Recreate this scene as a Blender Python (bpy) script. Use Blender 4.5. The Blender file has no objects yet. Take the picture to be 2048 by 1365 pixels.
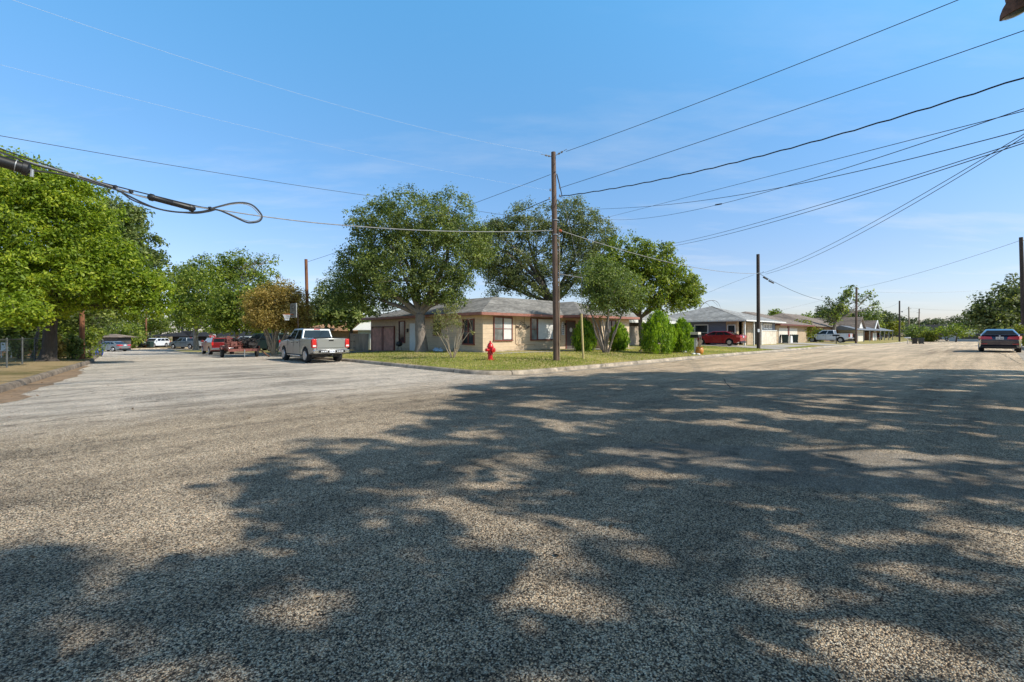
import bpy, math, random
import numpy as np
from mathutils import Vector, Matrix
from mathutils.geometry import delaunay_2d_cdt
from mathutils import noise as mn

random.seed(7)
RNG = np.random.default_rng(11)
SC = bpy.context.scene
COL = SC.collection
F = 910.0; CX = 1024.0; HY = 668.0; CAMH = 1.6
TH = math.radians(43.5)
CU, SU = math.cos(TH), math.sin(TH)

# ------------------------------------------------------------------ frames
def P(u, v): return (CU*u - SU*v, SU*u + CU*v)
def UV(x, y): return (CU*x + SU*y, -SU*x + CU*y)
def at(px, py, Y): return ((px-CX)*Y/F, Y, CAMH-(py-HY)*Y/F)
def onv(px, v):
    k = (px-CX)/F; Y = v/(CU-SU*k); return (k*Y, Y)
def onu(px, u):
    k = (px-CX)/F; Y = u/(SU+CU*k); return (k*Y, Y)

def S(x, a, b):
    t = (x-a)/(b-a)
    t = 0.0 if t < 0 else 1.0 if t > 1 else t
    return t*t*(3-2*t)
def g(u, v):
    return (.45*S(u, 15, 42)*S(-v, -9, -1)*(1-S(u, 60, 95))
            - .3*S(u, 70, 110) - .95*S(v, 32, 80))
def kv(u):
    return 12.65 + .65*S(u, 13, 34)
def ku(v):
    return 11.15 - .9*S(v, 24, 37) - .6*S(v, 40, 58)
def klu(v):
    return -2.0 + 2.6*min(1, max(0, (v-15)/19.5)) + .4*S(v, 35, 50)
def zA(u, v):
    d = max(0, min(v-kv(u), u-ku(v), 84-v))
    amp = 1.0 if u > 34 else 1-S(v, 24, 38)*(1-S(u, 26, 34))
    return g(u, v) + .15 + .5*amp*(1-math.exp(-d/10))
def zB(u, v):
    d = max(0, min(klu(v)-u, v-11.5, 84-v))
    return g(u, v) + .15 + .25*(1-math.exp(-d/8))
def zC(u, v):
    d = max(0, min(-1.6-v, u-12))
    return g(u, v) + .15 + .25*(1-math.exp(-d/8))
def zD(u, v):
    return g(u, v) + .15 + .1*(1-math.exp(-max(0, v-96)/8))

# ------------------------------------------------------------------ mesh collector
class MB:
    def __init__(s): s.v = []; s.f = []
    def add(s, vs, fs):
        o = len(s.v); s.v += [tuple(q) for q in vs]; s.f += [tuple(i+o for i in f) for f in fs]; return s
    def box(s, x0, x1, y0, y1, z0, z1):
        return s.add([(x0,y0,z0),(x1,y0,z0),(x1,y1,z0),(x0,y1,z0),(x0,y0,z1),(x1,y0,z1),(x1,y1,z1),(x0,y1,z1)],
                     [(0,3,2,1),(4,5,6,7),(0,1,5,4),(1,2,6,5),(2,3,7,6),(3,0,4,7)])
    def prism(s, poly, z0, z1):
        n = len(poly)
        vs = [(x,y,z0) for x,y in poly] + [(x,y,z1) for x,y in poly]
        fs = [tuple(range(n-1,-1,-1)), tuple(range(n,2*n))] + [(i,(i+1)%n,n+(i+1)%n,n+i) for i in range(n)]
        return s.add(vs, fs)
    def extr(s, poly, y0, y1):      # poly in (x, z)
        n = len(poly)
        vs = [(x,y0,z) for x,z in poly] + [(x,y1,z) for x,z in poly]
        fs = [tuple(range(n)), tuple(range(2*n-1,n-1,-1))] + [(i,n+i,n+(i+1)%n,(i+1)%n) for i in range(n)]
        return s.add(vs, fs)
    def tube(s, pts, r, n=8):
        pts = [Vector(p) for p in pts]; m = len(pts)
        rs = [r]*m if not hasattr(r, '__len__') else list(r)
        vs = []; ref = None
        for i, p in enumerate(pts):
            t = (pts[min(i+1,m-1)] - pts[max(i-1,0)])
            t = t.normalized() if t.length > 1e-9 else Vector((0,0,1))
            if ref is None:
                ref = Vector((1,0,0)) if abs(t.x) < .8 else Vector((0,1,0))
            a = (ref - t*ref.dot(t)).normalized(); b = t.cross(a); ref = a
            for k in range(n):
                w = 2*math.pi*k/n
                vs.append(tuple(p + (a*math.cos(w)+b*math.sin(w))*rs[i]))
        fs = [(i*n+k, i*n+(k+1)%n, (i+1)*n+(k+1)%n, (i+1)*n+k) for i in range(m-1) for k in range(n)]
        fs += [tuple(range(n-1,-1,-1)), tuple(range((m-1)*n, m*n))]
        return s.add(vs, fs)
    def lathe(s, prof, n=20, c=(0,0,0), axis='z'):
        vs = []
        for r, z in prof:
            for k in range(n):
                w = 2*math.pi*k/n
                q = (r*math.cos(w), r*math.sin(w), z)
                if axis == 'y': q = (q[0], q[2], q[1])
                if axis == 'x': q = (q[2], q[0], q[1])
                vs.append((q[0]+c[0], q[1]+c[1], q[2]+c[2]))
        m = len(prof)
        fs = [(i*n+k, i*n+(k+1)%n, (i+1)*n+(k+1)%n, (i+1)*n+k) for i in range(m-1) for k in range(n)]
        fs += [tuple(range(n-1,-1,-1)), tuple(range((m-1)*n, m*n))]
        return s.add(vs, fs)
    def frustum(s, bx0,bx1,by,tx0,tx1,ty,z0,z1):
        return s.add([(bx0,-by,z0),(bx1,-by,z0),(bx1,by,z0),(bx0,by,z0),(tx0,-ty,z1),(tx1,-ty,z1),(tx1,ty,z1),(tx0,ty,z1)],
                     [(0,3,2,1),(4,5,6,7),(0,1,5,4),(1,2,6,5),(2,3,7,6),(3,0,4,7)])
    def build(s, name, mat, parent=None, loc=(0,0,0), rz=0, smooth=False, bevel=0, seg=2, fix=True):
        me = bpy.data.meshes.new(name); me.from_pydata(s.v, [], s.f); me.update()
        if fix:
            import bmesh
            bm = bmesh.new(); bm.from_mesh(me); bmesh.ops.recalc_face_normals(bm, faces=bm.faces[:]); bm.to_mesh(me); bm.free()
        if smooth:
            me.shade_smooth(); me.set_sharp_from_angle(angle=math.radians(42))
        o = bpy.data.objects.new(name, me); COL.objects.link(o)
        if mat: me.materials.append(mat)
        o.location = loc; o.rotation_euler = (0,0,rz)
        if parent: o.parent = parent
        if bevel:
            b = o.modifiers.new('bevel', 'BEVEL'); b.width = bevel; b.segments = seg; b.limit_method = 'ANGLE'
            b.angle_limit = math.radians(35); b.harden_normals = False
            me.shade_smooth(); me.set_sharp_from_angle(angle=math.radians(50))
        return o

def tag(o, label=None, cat=None, group=None, kind=None):
    if label: o['label'] = label
    if cat: o['category'] = cat
    if group: o['group'] = group
    if kind: o['kind'] = kind
    return o
def empty(name, loc, rz=0, label=None, cat=None, group=None):
    o = bpy.data.objects.new(name, None); COL.objects.link(o); o.location = loc; o.rotation_euler = (0,0,rz)
    o.empty_display_size = .3
    return tag(o, label, cat, group)
def copy_tree(o, parent=None):
    c = o.copy(); COL.objects.link(c); c.parent = parent
    for ch in list(o.children): copy_tree(ch, c)
    return c

# ------------------------------------------------------------------ materials
def newmat(name):
    m = bpy.data.materials.new(name); m.use_nodes = True
    nt = m.node_tree; b = nt.nodes['Principled BSDF']
    return m, nt, b
def N(nt, typ, **kw):
    n = nt.nodes.new(typ)
    for k, v in kw.items():
        if k.startswith('i_'): n.inputs[k[2:].replace('_',' ')].default_value = v
        else: setattr(n, k, v)
    return n
def ramp(nt, stops):
    r = nt.nodes.new('ShaderNodeValToRGB'); e = r.color_ramp.elements
    while len(e) < len(stops): e.new(.5)
    for i, (p, c) in enumerate(stops):
        e[i].position = p; e[i].color = (c[0], c[1], c[2], 1) if hasattr(c, '__len__') else (c, c, c, 1)
    return r
def mix(nt, a, b, fac, mode='MIX'):
    m = nt.nodes.new('ShaderNodeMix'); m.data_type = 'RGBA'; m.blend_type = mode
    for s_, v in ((0, fac), (6, a), (7, b)):
        if isinstance(v, bpy.types.NodeSocket): nt.links.new(v, m.inputs[s_])
        elif s_ == 0: m.inputs[0].default_value = v
        else: m.inputs[s_].default_value = (v[0], v[1], v[2], 1)
    return m.outputs[2]
def math_(nt, op, a, b=None, c=None):
    m = nt.nodes.new('ShaderNodeMath'); m.operation = op
    for i, v in enumerate((a, b, c)):
        if v is None: continue
        if isinstance(v, bpy.types.NodeSocket): nt.links.new(v, m.inputs[i])
        else: m.inputs[i].default_value = v
    return m.outputs[0]
def bump(nt, b, h, strength=.3, dist=.02):
    bn = nt.nodes.new('ShaderNodeBump'); bn.inputs['Strength'].default_value = strength; bn.inputs['Distance'].default_value = dist
    nt.links.new(h, bn.inputs['Height']); nt.links.new(bn.outputs[0], b.inputs['Normal'])
def coords(nt, kind='Object', scale=(1,1,1)):
    t = nt.nodes.new('ShaderNodeTexCoord'); mp = nt.nodes.new('ShaderNodeMapping'); mp.inputs['Scale'].default_value = scale
    nt.links.new(t.outputs[kind], mp.inputs['Vector']); return mp.outputs[0]
def noise(nt, vec, sc, det=4, rough=.55):
    n = nt.nodes.new('ShaderNodeTexNoise'); n.inputs['Scale'].default_value = sc; n.inputs['Detail'].default_value = det
    n.inputs['Roughness'].default_value = rough
    nt.links.new(vec, n.inputs['Vector']); return n.outputs[0]

def plain(name, col, rough=.6, metal=0., var=.25, sc=6., bmp=0., coat=0., scale=(1,1,1)):
    m, nt, b = newmat(name)
    v = coords(nt, 'Object', scale)
    n1 = noise(nt, v, sc, 6, .65); n2 = noise(nt, v, sc*.18, 3)
    r = ramp(nt, [(.3, [c*(1-var) for c in col]), (.7, [min(1, c*(1+var)) for c in col])])
    nt.links.new(n1, r.inputs[0])
    r2 = ramp(nt, [(.3, 1-var*.8), (.7, 1.0)]); nt.links.new(n2, r2.inputs[0])
    c = mix(nt, r.outputs[0], r2.outputs[0], 1.0, 'MULTIPLY')
    nt.links.new(c, b.inputs['Base Color'])
    b.inputs['Roughness'].default_value = rough; b.inputs['Metallic'].default_value = metal
    if coat: b.inputs['Coat Weight'].default_value = coat; b.inputs['Coat Roughness'].default_value = .04
    if bmp: bump(nt, b, n1, bmp, .02)
    return m
def glassmat(name, col=(.03,.04,.045), rough=.06):
    m, nt, b = newmat(name)
    n1 = noise(nt, coords(nt), 1.3, 2)
    r = ramp(nt, [(.35, [c*.6 for c in col]), (.7, [c*1.5 for c in col])]); nt.links.new(n1, r.inputs[0])
    nt.links.new(r.outputs[0], b.inputs['Base Color']); b.inputs['Roughness'].default_value = rough
    b.inputs['Specular IOR Level'].default_value = .45
    return m
def leafmat(name, dark, mid, light, trans=.3):
    m, nt, b = newmat(name)
    a = nt.nodes.new('ShaderNodeAttribute'); a.attribute_name = 'tone'
    r = ramp(nt, [(0, dark), (.55, mid), (1, light)]); nt.links.new(a.outputs['Fac'], r.inputs[0])
    nt.links.new(r.outputs[0], b.inputs['Base Color']); b.inputs['Roughness'].default_value = .5
    b.inputs['Specular IOR Level'].default_value = .35
    tr = nt.nodes.new('ShaderNodeBsdfTranslucent')
    tc = mix(nt, r.outputs[0], (1.0, 1.0, .35), .25, 'MIX'); tc2 = mix(nt, r.outputs[0], (1.6,1.7,.6), .9, 'MULTIPLY')
    nt.links.new(tc2, tr.inputs['Color'])
    ms = nt.nodes.new('ShaderNodeMixShader'); ms.inputs[0].default_value = trans
    nt.links.new(b.outputs[0], ms.inputs[1]); nt.links.new(tr.outputs[0], ms.inputs[2])
    nt.links.new(ms.outputs[0], nt.nodes['Material Output'].inputs['Surface'])
    return m
def barkmat(name, c, var=.45):
    m, nt, b = newmat(name)
    v = coords(nt, 'Object', (9, 9, 1.6))
    n1 = noise(nt, v, 2.2, 8, .7)
    r = ramp(nt, [(.3, [x*(1-var) for x in c]), (.5, c), (.72, [x*(1+var) for x in c])]); nt.links.new(n1, r.inputs[0])
    nt.links.new(r.outputs[0], b.inputs['Base Color']); b.inputs['Roughness'].default_value = .9
    bump(nt, b, n1, .7, .05)
    return m
def polemat(name, c):
    m, nt, b = newmat(name)
    v = coords(nt, 'Object', (14, 14, .5))
    n1 = noise(nt, v, 3, 8, .7); n2 = noise(nt, coords(nt, 'Object', (1,1,.35)), 1.2, 3)
    r = ramp(nt, [(.32, [x*.45 for x in c]), (.5, c), (.7, [x*1.6 for x in c])]); nt.links.new(n1, r.inputs[0])
    r2 = ramp(nt, [(.35, .6), (.65, 1.1)]); nt.links.new(n2, r2.inputs[0])
    nt.links.new(mix(nt, r.outputs[0], r2.outputs[0], 1, 'MULTIPLY'), b.inputs['Base Color']); b.inputs['Roughness'].default_value = .85
    bump(nt, b, n1, .5, .02)
    return m
def sidingmat(name, c, pitch=.3, depth=.35):
    m, nt, b = newmat(name)
    t = nt.nodes.new('ShaderNodeTexCoord'); sx = nt.nodes.new('ShaderNodeSeparateXYZ'); nt.links.new(t.outputs['Object'], sx.inputs[0])
    fr = math_(nt, 'FRACT', math_(nt, 'DIVIDE', sx.outputs[2], pitch))
    line = ramp(nt, [(0, 1-depth), (.07, 1-depth*.8), (.12, 1.0)]); nt.links.new(fr, line.inputs[0])
    n1 = noise(nt, coords(nt, 'Object', (1, 1, 4)), 2.2, 6, .6)
    r = ramp(nt, [(.3, [x*.86 for x in c]), (.7, [min(1, x*1.08) for x in c])]); nt.links.new(n1, r.inputs[0])
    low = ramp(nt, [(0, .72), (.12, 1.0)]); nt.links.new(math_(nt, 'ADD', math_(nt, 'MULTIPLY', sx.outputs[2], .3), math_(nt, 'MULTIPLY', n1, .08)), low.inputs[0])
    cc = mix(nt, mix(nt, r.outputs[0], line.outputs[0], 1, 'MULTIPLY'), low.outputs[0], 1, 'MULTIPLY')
    nt.links.new(cc, b.inputs['Base Color']); b.inputs['Roughness'].default_value = .75
    bump(nt, b, fr, .5, .02)
    return m
def brickmat(name, c1, c2, mortar, sx=2.2, w=.5, h=.25):
    m, nt, b = newmat(name)
    t = nt.nodes.new('ShaderNodeTexCoord'); sp = nt.nodes.new('ShaderNodeSeparateXYZ'); nt.links.new(t.outputs['Object'], sp.inputs[0])
    cb = nt.nodes.new('ShaderNodeCombineXYZ')
    nt.links.new(math_(nt, 'ADD', sp.outputs[0], sp.outputs[1]), cb.inputs[0]); nt.links.new(sp.outputs[2], cb.inputs[1])
    br = nt.nodes.new('ShaderNodeTexBrick'); br.inputs['Scale'].default_value = sx
    br.inputs['Color1'].default_value = (*c1, 1); br.inputs['Color2'].default_value = (*c2, 1); br.inputs['Mortar'].default_value = (*mortar, 1)
    br.inputs['Mortar Size'].default_value = .018; br.inputs['Brick Width'].default_value = w; br.inputs['Row Height'].default_value = h
    nt.links.new(cb.outputs[0], br.inputs['Vector'])
    n1 = noise(nt, coords(nt), 3, 5); r = ramp(nt, [(.3, .75), (.7, 1.1)]); nt.links.new(n1, r.inputs[0])
    nt.links.new(mix(nt, br.outputs[0], r.outputs[0], 1, 'MULTIPLY'), b.inputs['Base Color']); b.inputs['Roughness'].default_value = .85
    bump(nt, b, br.outputs[1], -.3, .01)
    return m
def shinglemat(name, c, var=.35):
    m, nt, b = newmat(name)
    t = nt.nodes.new('ShaderNodeTexCoord'); sp = nt.nodes.new('ShaderNodeSeparateXYZ'); nt.links.new(t.outputs['Object'], sp.inputs[0])
    row = math_(nt, 'FRACT', math_(nt, 'DIVIDE', sp.outputs[2], .055))
    line = ramp(nt, [(0, .62), (.25, 1.0)]); nt.links.new(row, line.inputs[0])
    v = coords(nt, 'Object', (3.2, 3.2, 18)); vo = nt.nodes.new('ShaderNodeTexVoronoi'); vo.inputs['Scale'].default_value = 1.1; nt.links.new(v, vo.inputs['Vector'])
    r = ramp(nt, [(.1, [x*(1-var) for x in c]), (.9, [x*(1+var) for x in c])]); nt.links.new(vo.outputs['Color'], r.inputs[0])
    n2 = noise(nt, coords(nt, 'Object', (.6,.6,2)), 1.0, 5); r2 = ramp(nt, [(.35, .72), (.65, 1.12)]); nt.links.new(n2, r2.inputs[0])
    cc = mix(nt, mix(nt, r.outputs[0], line.outputs[0], 1, 'MULTIPLY'), r2.outputs[0], 1, 'MULTIPLY')
    nt.links.new(cc, b.inputs['Base Color']); b.inputs['Roughness'].default_value = .9
    bump(nt, b, row, .6, .02)
    return m

M = {}
def gp0(px, py, h=1.6):
    Y = h*F/(py-HY); return UV((px-CX)*Y/F, Y)
# --- road: chip seal, pale on the left street, warm grey on the right one
def roadmat():
    m, nt, b = newmat('chip_seal')
    t = nt.nodes.new('ShaderNodeTexCoord')
    vec = t.outputs['Object']; sp = nt.nodes.new('ShaderNodeSeparateXYZ'); nt.links.new(vec, sp.inputs[0])
    X, Y = sp.outputs[0], sp.outputs[1]
    def mapped(s, loc=(0,0,0)):
        mp = nt.nodes.new('ShaderNodeMapping'); mp.inputs['Scale'].default_value = s; mp.inputs['Location'].default_value = loc
        nt.links.new(vec, mp.inputs['Vector']); return mp.outputs[0]
    # stones
    vo = nt.nodes.new('ShaderNodeTexVoronoi'); vo.inputs['Scale'].default_value = 118; nt.links.new(vec, vo.inputs['Vector'])
    sc_ = nt.nodes.new('ShaderNodeSeparateColor'); nt.links.new(vo.outputs['Color'], sc_.inputs[0])
    vo2 = nt.nodes.new('ShaderNodeTexVoronoi'); vo2.inputs['Scale'].default_value = 70; nt.links.new(vec, vo2.inputs['Vector'])
    sc2 = nt.nodes.new('ShaderNodeSeparateColor'); nt.links.new(vo2.outputs['Color'], sc2.inputs[0])
    fine = noise(nt, vec, 260, 2, .7)
    st = math_(nt, 'ADD', math_(nt, 'MULTIPLY', sc_.outputs[0], .55), math_(nt, 'ADD', math_(nt, 'MULTIPLY', sc2.outputs[1], .16), math_(nt, 'MULTIPLY', fine, .28)))
    # large patches and wheel tracks
    big = noise(nt, mapped((.16,.16,1)), 1.0, 5, .6)
    med = noise(nt, mapped((.9,1.2,1)), 1.0, 6, .65)
    tracks = noise(nt, mapped((.06,1.3,1)), 1.0, 4, .6)      # X of the sheet runs along the right street
    dark = math_(nt, 'ADD', math_(nt, 'MULTIPLY', big, .45), math_(nt, 'ADD', math_(nt, 'MULTIPLY', med, .35), math_(nt, 'MULTIPLY', tracks, .6)))
    # zone: left street beyond v = 12.5
    edge = math_(nt, 'ADD', Y, math_(nt, 'MULTIPLY', math_(nt, 'SUBTRACT', med, .5), 2.4))
    zl = nt.nodes.new('ShaderNodeMapRange'); zl.inputs['From Min'].default_value = 9.8; zl.inputs['From Max'].default_value = 13.6; nt.links.new(edge, zl.inputs['Value'])
    zx = nt.nodes.new('ShaderNodeMapRange'); zx.inputs['From Min'].default_value = 14; zx.inputs['From Max'].default_value = 11.2; nt.links.new(X, zx.inputs['Value'])
    left = math_(nt, 'MULTIPLY', zl.outputs[0], zx.outputs[0])
    # zone: worn sandy right street
    zr = nt.nodes.new('ShaderNodeMapRange'); zr.inputs['From Min'].default_value = 13; zr.inputs['From Max'].default_value = 24; nt.links.new(math_(nt, 'ADD', X, math_(nt, 'MULTIPLY', med, 4)), zr.inputs['Value'])
    # near-camera zone is darker coarse stone
    def rmp(stops): r = ramp(nt, stops); return r
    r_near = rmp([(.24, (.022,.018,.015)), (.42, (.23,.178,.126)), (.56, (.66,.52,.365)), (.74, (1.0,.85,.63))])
    r_left = rmp([(.20, (.10,.085,.07)), (.38, (.52,.455,.375)), (.75, (.98,.88,.75))])
    r_right = rmp([(.12, (.18,.13,.085)), (.38, (.70,.53,.36)), (.8, (1.0,.82,.58))])
    for r in (r_near, r_left, r_right): nt.links.new(st, r.inputs[0])
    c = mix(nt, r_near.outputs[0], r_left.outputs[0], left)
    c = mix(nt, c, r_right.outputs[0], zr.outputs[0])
    # smooth pale patch in front right
    px_, py_ = UV(4.9, 5.2)
    dx = math_(nt, 'SUBTRACT', X, px_); dy = math_(nt, 'SUBTRACT', Y, py_)
    # along/across camera axes
    ax = math_(nt, 'ADD', math_(nt, 'MULTIPLY', dx, CU), math_(nt, 'MULTIPLY', dy, -SU))
    ay = math_(nt, 'ADD', math_(nt, 'MULTIPLY', dx, SU), math_(nt, 'MULTIPLY', dy, CU))
    ay2 = math_(nt, 'ADD', ay, math_(nt, 'MULTIPLY', ax, .24))
    q = math_(nt, 'ADD', math_(nt, 'POWER', math_(nt, 'DIVIDE', math_(nt, 'ABSOLUTE', ax), 3.6), 3.0), math_(nt, 'POWER', math_(nt, 'DIVIDE', math_(nt, 'ABSOLUTE', ay2), .95), 3.0))
    q = math_(nt, 'ADD', q, math_(nt, 'MULTIPLY', math_(nt, 'SUBTRACT', med, .5), 1.5))
    pm = nt.nodes.new('ShaderNodeMapRange'); pm.inputs['From Min'].default_value = 1.25; pm.inputs['From Max'].default_value = .8; nt.links.new(q, pm.inputs['Value'])
    r_p = rmp([(.15, (.24,.215,.18)), (.5, (.36,.325,.275)), (.85, (.46,.42,.36))]); nt.links.new(st, r_p.inputs[0])
    c = mix(nt, c, r_p.outputs[0], math_(nt, 'MULTIPLY', pm.outputs[0], .6))
    for (sx_, sy_), (ra, rb) in ((gp0(350, 793), (1.1, .75)), (gp0(560, 750), (2.4, 1.2)), (gp0(640, 765), (1.6, 1.0)), (gp0(120, 900), (1.3, .5)), (gp0(100, 1010), (.8, .4))):
        ddx = math_(nt, 'DIVIDE', math_(nt, 'SUBTRACT', X, sx_), ra); ddy = math_(nt, 'DIVIDE', math_(nt, 'SUBTRACT', Y, sy_), rb)
        qq = math_(nt, 'ADD', math_(nt, 'ADD', math_(nt, 'MULTIPLY', ddx, ddx), math_(nt, 'MULTIPLY', ddy, ddy)), math_(nt, 'MULTIPLY', math_(nt, 'SUBTRACT', med, .5), 3.0))
        mm = nt.nodes.new('ShaderNodeMapRange'); mm.inputs['From Min'].default_value = 1.3; mm.inputs['From Max'].default_value = .3; nt.links.new(qq, mm.inputs['Value'])
        sp_ = ramp(nt, [(.42, .25), (.62, .95)]); nt.links.new(st, sp_.inputs[0])
        c = mix(nt, c, sp_.outputs[0], math_(nt, 'MULTIPLY', mm.outputs[0], .75), 'MULTIPLY')
    gapd = ramp(nt, [(.34, 1.0), (.66, .42)]); nt.links.new(vo.outputs['Distance'], gapd.inputs[0])
    c = mix(nt, c, gapd.outputs[0], .8, 'MULTIPLY')
    hue = ramp(nt, [(0, (1.12,.98,.84)), (.5, (1,1,1)), (1, (.93,1.0,1.1))]); nt.links.new(sc_.outputs[2], hue.inputs[0])
    c = mix(nt, c, hue.outputs[0], 1.0, 'MULTIPLY')
    spk = noise(nt, vec, 2.6, 9, .75)
    spr = ramp(nt, [(.53, 1.0), (.62, .50)]); nt.links.new(spk, spr.inputs[0])
    c = mix(nt, c, spr.outputs[0], .8, 'MULTIPLY')
    dr = ramp(nt, [(.56, .58), (.68, 1.05), (.80, 1.4)]); nt.links.new(dark, dr.inputs[0])
    c = mix(nt, c, dr.outputs[0], .85, 'MULTIPLY')
    nt.links.new(c, b.inputs['Base Color']); b.inputs['Roughness'].default_value = .88
    b.inputs['Specular IOR Level'].default_value = .3
    hh = math_(nt, 'ADD', math_(nt, 'MULTIPLY', math_(nt, 'SUBTRACT', 1.0, vo.outputs['Distance']), 1.0), math_(nt, 'MULTIPLY', sc_.outputs[1], .4))
    bump(nt, b, hh, .8, .012)
    return m
def lawnmat(name, g1, g2, dry, dirt, dryness=.5):
    m, nt, b = newmat(name)
    v = coords(nt)
    n0 = noise(nt, v, .28, 5, .6); n1 = noise(nt, v, 1.7, 7, .7); n2 = noise(nt, v, 16, 5, .75)
    r = ramp(nt, [(.25, g1), (.75, g2)]); nt.links.new(n2, r.inputs[0])
    r2 = ramp(nt, [(.3, [x*.6 for x in dry]), (.7, dry)]); nt.links.new(n2, r2.inputs[0])
    f = ramp(nt, [(dryness-.09, 1), (dryness+.09, 0)]); nt.links.new(math_(nt, 'ADD', math_(nt, 'MULTIPLY', n0, .55), math_(nt, 'MULTIPLY', n1, .45)), f.inputs[0])
    c = mix(nt, r.outputs[0], r2.outputs[0], f.outputs[0])
    f2 = ramp(nt, [(.64, 0), (.72, .8)]); nt.links.new(n1, f2.inputs[0])
    c = mix(nt, c, dirt, f2.outputs[0])
    nt.links.new(c, b.inputs['Base Color']); b.inputs['Roughness'].default_value = .95; b.inputs['Specular IOR Level'].default_value = .1
    bump(nt, b, n2, .8, .05)
    return m
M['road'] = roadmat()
M['lawn'] = lawnmat('lawn_grass', (.11,.135,.028), (.27,.30,.07), (.56,.44,.20), (.36,.27,.15), .53)
M['dirt'] = lawnmat('dry_yard', (.06,.065,.02), (.14,.13,.045), (.44,.32,.17), (.30,.21,.13), .56)
M['kerb'] = plain('kerb_concrete', (.52,.435,.335), .85, var=.35, sc=5, bmp=.4)
M['kerb_dark'] = plain('stained_kerb_concrete', (.27,.215,.165), .88, var=.4, sc=5, bmp=.4)
M['drive'] = plain('driveway_concrete', (.46,.42,.36), .85, var=.2, sc=2, bmp=.2)
M['crack'] = plain('crack_filler', (.05,.048,.045), .9, var=.3, sc=4)
M['gdirt'] = plain('gutter_dirt', (.30,.20,.12), .95, var=.4, sc=7, bmp=.4)
M['leaves_dry'] = plain('dry_leaf_litter', (.26,.15,.07), .9, var=.5, sc=12)
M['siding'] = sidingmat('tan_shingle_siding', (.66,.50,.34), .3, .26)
M['stucco'] = plain('tan_garage_wall', (.62,.47,.32), .85, var=.12, sc=3)
M['trim'] = plain('red_brown_trim', (.20,.055,.038), .55, var=.25, sc=6)
M['trim_l'] = plain('faded_red_fascia', (.36,.15,.11), .6, var=.25, sc=6)
M['shingle'] = shinglemat('grey_asphalt_shingle', (.25,.235,.215))
M['shingle_l'] = shinglemat('light_grey_shingle', (.33,.325,.31))
M['shingle_b'] = shinglemat('brown_shingle', (.25,.195,.155))
M['shingle_d'] = shinglemat('charcoal_shade_shingle', (.018,.017,.02))  # charcoal, darkened further to put the far left roof's shade into the colour
M['shingle_o'] = shinglemat('orange_tan_shingle', (.42,.24,.13))
M['white'] = plain('white_paint', (.78,.77,.73), .5, var=.06, sc=4)
M['curtain'] = plain('white_curtain', (.72,.71,.68), .8, var=.08, sc=5)
M['glass'] = glassmat('window_glass')
M['glass_l'] = glassmat('window_glass_blinds', (.20,.21,.20), .12)
M['carglass'] = glassmat('car_glass', (.012,.016,.02), .03)
M['garage'] = plain('dark_red_garage_door', (.58,.27,.20), .6, var=.3, sc=3)
M['black'] = plain('black_plastic', (.015,.015,.016), .45, var=.3)
M['iron'] = plain('wrought_iron', (.05,.035,.03), .6)
M['rubber'] = plain('tyre_rubber', (.022,.022,.023), .85, var=.3)
M['chrome'] = plain('chrome', (.62,.62,.64), .18, metal=.9, var=.1)
M['alloy'] = plain('alloy_rim', (.50,.50,.52), .3, metal=.6, var=.1)
M['silver'] = plain('silver_beige_paint', (.45,.46,.45), .3, metal=.75, var=.04, sc=2, coat=.6)
M['navy'] = plain('midnight_blue_paint', (.010,.016,.05), .12, metal=.0, var=.05, coat=1.)
M['redpaint'] = plain('crimson_paint', (.33,.012,.016), .25, metal=.25, var=.06, coat=.9)
M['darkred'] = plain('dark_red_paint', (.20,.010,.012), .3, metal=.2, var=.06, coat=.7)
M['whitepaint'] = plain('white_car_paint', (.70,.72,.75), .28, var=.04, coat=.7)
M['greypaint'] = plain('grey_car_paint', (.22,.25,.27), .3, metal=.3, var=.05, coat=.6)
M['palepaint'] = plain('pale_blue_paint', (.42,.47,.50), .35, var=.06, coat=.5)
M['lamp_red'] = plain('tail_lamp_red', (.62,.02,.02), .15, var=.15, coat=.8)
M['lamp_clear'] = plain('lamp_clear', (.75,.75,.72), .12, var=.05, coat=.8)
M['plate'] = plain('licence_plate_white', (.75,.76,.78), .4, var=.04)
M['plate_ink'] = plain('licence_plate_ink', (.10,.11,.2), .5)
M['hydrant'] = plain('hydrant_red', (.60,.012,.018), .35, var=.15, sc=8, coat=.3)
M['galv'] = plain('galvanised_steel', (.42,.43,.43), .45, metal=.6, var=.15)
M['galv_d'] = plain('dull_weathered_steel', (.13,.135,.13), .6, metal=.4, var=.3)
M['rust'] = plain('rusty_steel', (.20,.09,.05), .8, var=.4, sc=10)
M['wood_pole'] = polemat('weathered_pole_wood', (.165,.105,.075))
M['wood_pole_r'] = polemat('reddish_pole_wood', (.25,.105,.05))
M['wood_pole_p'] = polemat('pale_pole_wood', (.33,.25,.17))
M['wood_pole_d'] = polemat('dark_creosote_pole_wood', (.075,.055,.048))
M['fence'] = polemat('weathered_fence_wood', (.36,.285,.215))
M['fence_r'] = polemat('brown_fence_wood', (.22,.10,.075))
M['wire'] = plain('cable_black', (.03,.032,.036), .5)
M['wire_g'] = plain('cable_grey', (.30,.30,.30), .5)
M['wire_w'] = plain('bright_aluminium_wire', (.62,.68,.74), .5, metal=.0, var=.05)
M['ceram'] = plain('insulator_ceramic', (.34,.34,.35), .25)
M['yellow'] = plain('faded_yellow_plastic', (.58,.46,.20), .6, var=.15)
M['bark_d'] = barkmat('dark_rough_bark', (.065,.052,.042))
M['bark'] = barkmat('oak_bark', (.115,.095,.08))
M['bark_g'] = barkmat('grey_bark', (.22,.185,.155))
M['bark_p'] = barkmat('pale_smooth_bark', (.36,.29,.21), .3)
M['bluewall'] = sidingmat('slate_blue_siding', (.155,.175,.22), .2, .18)
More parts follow.
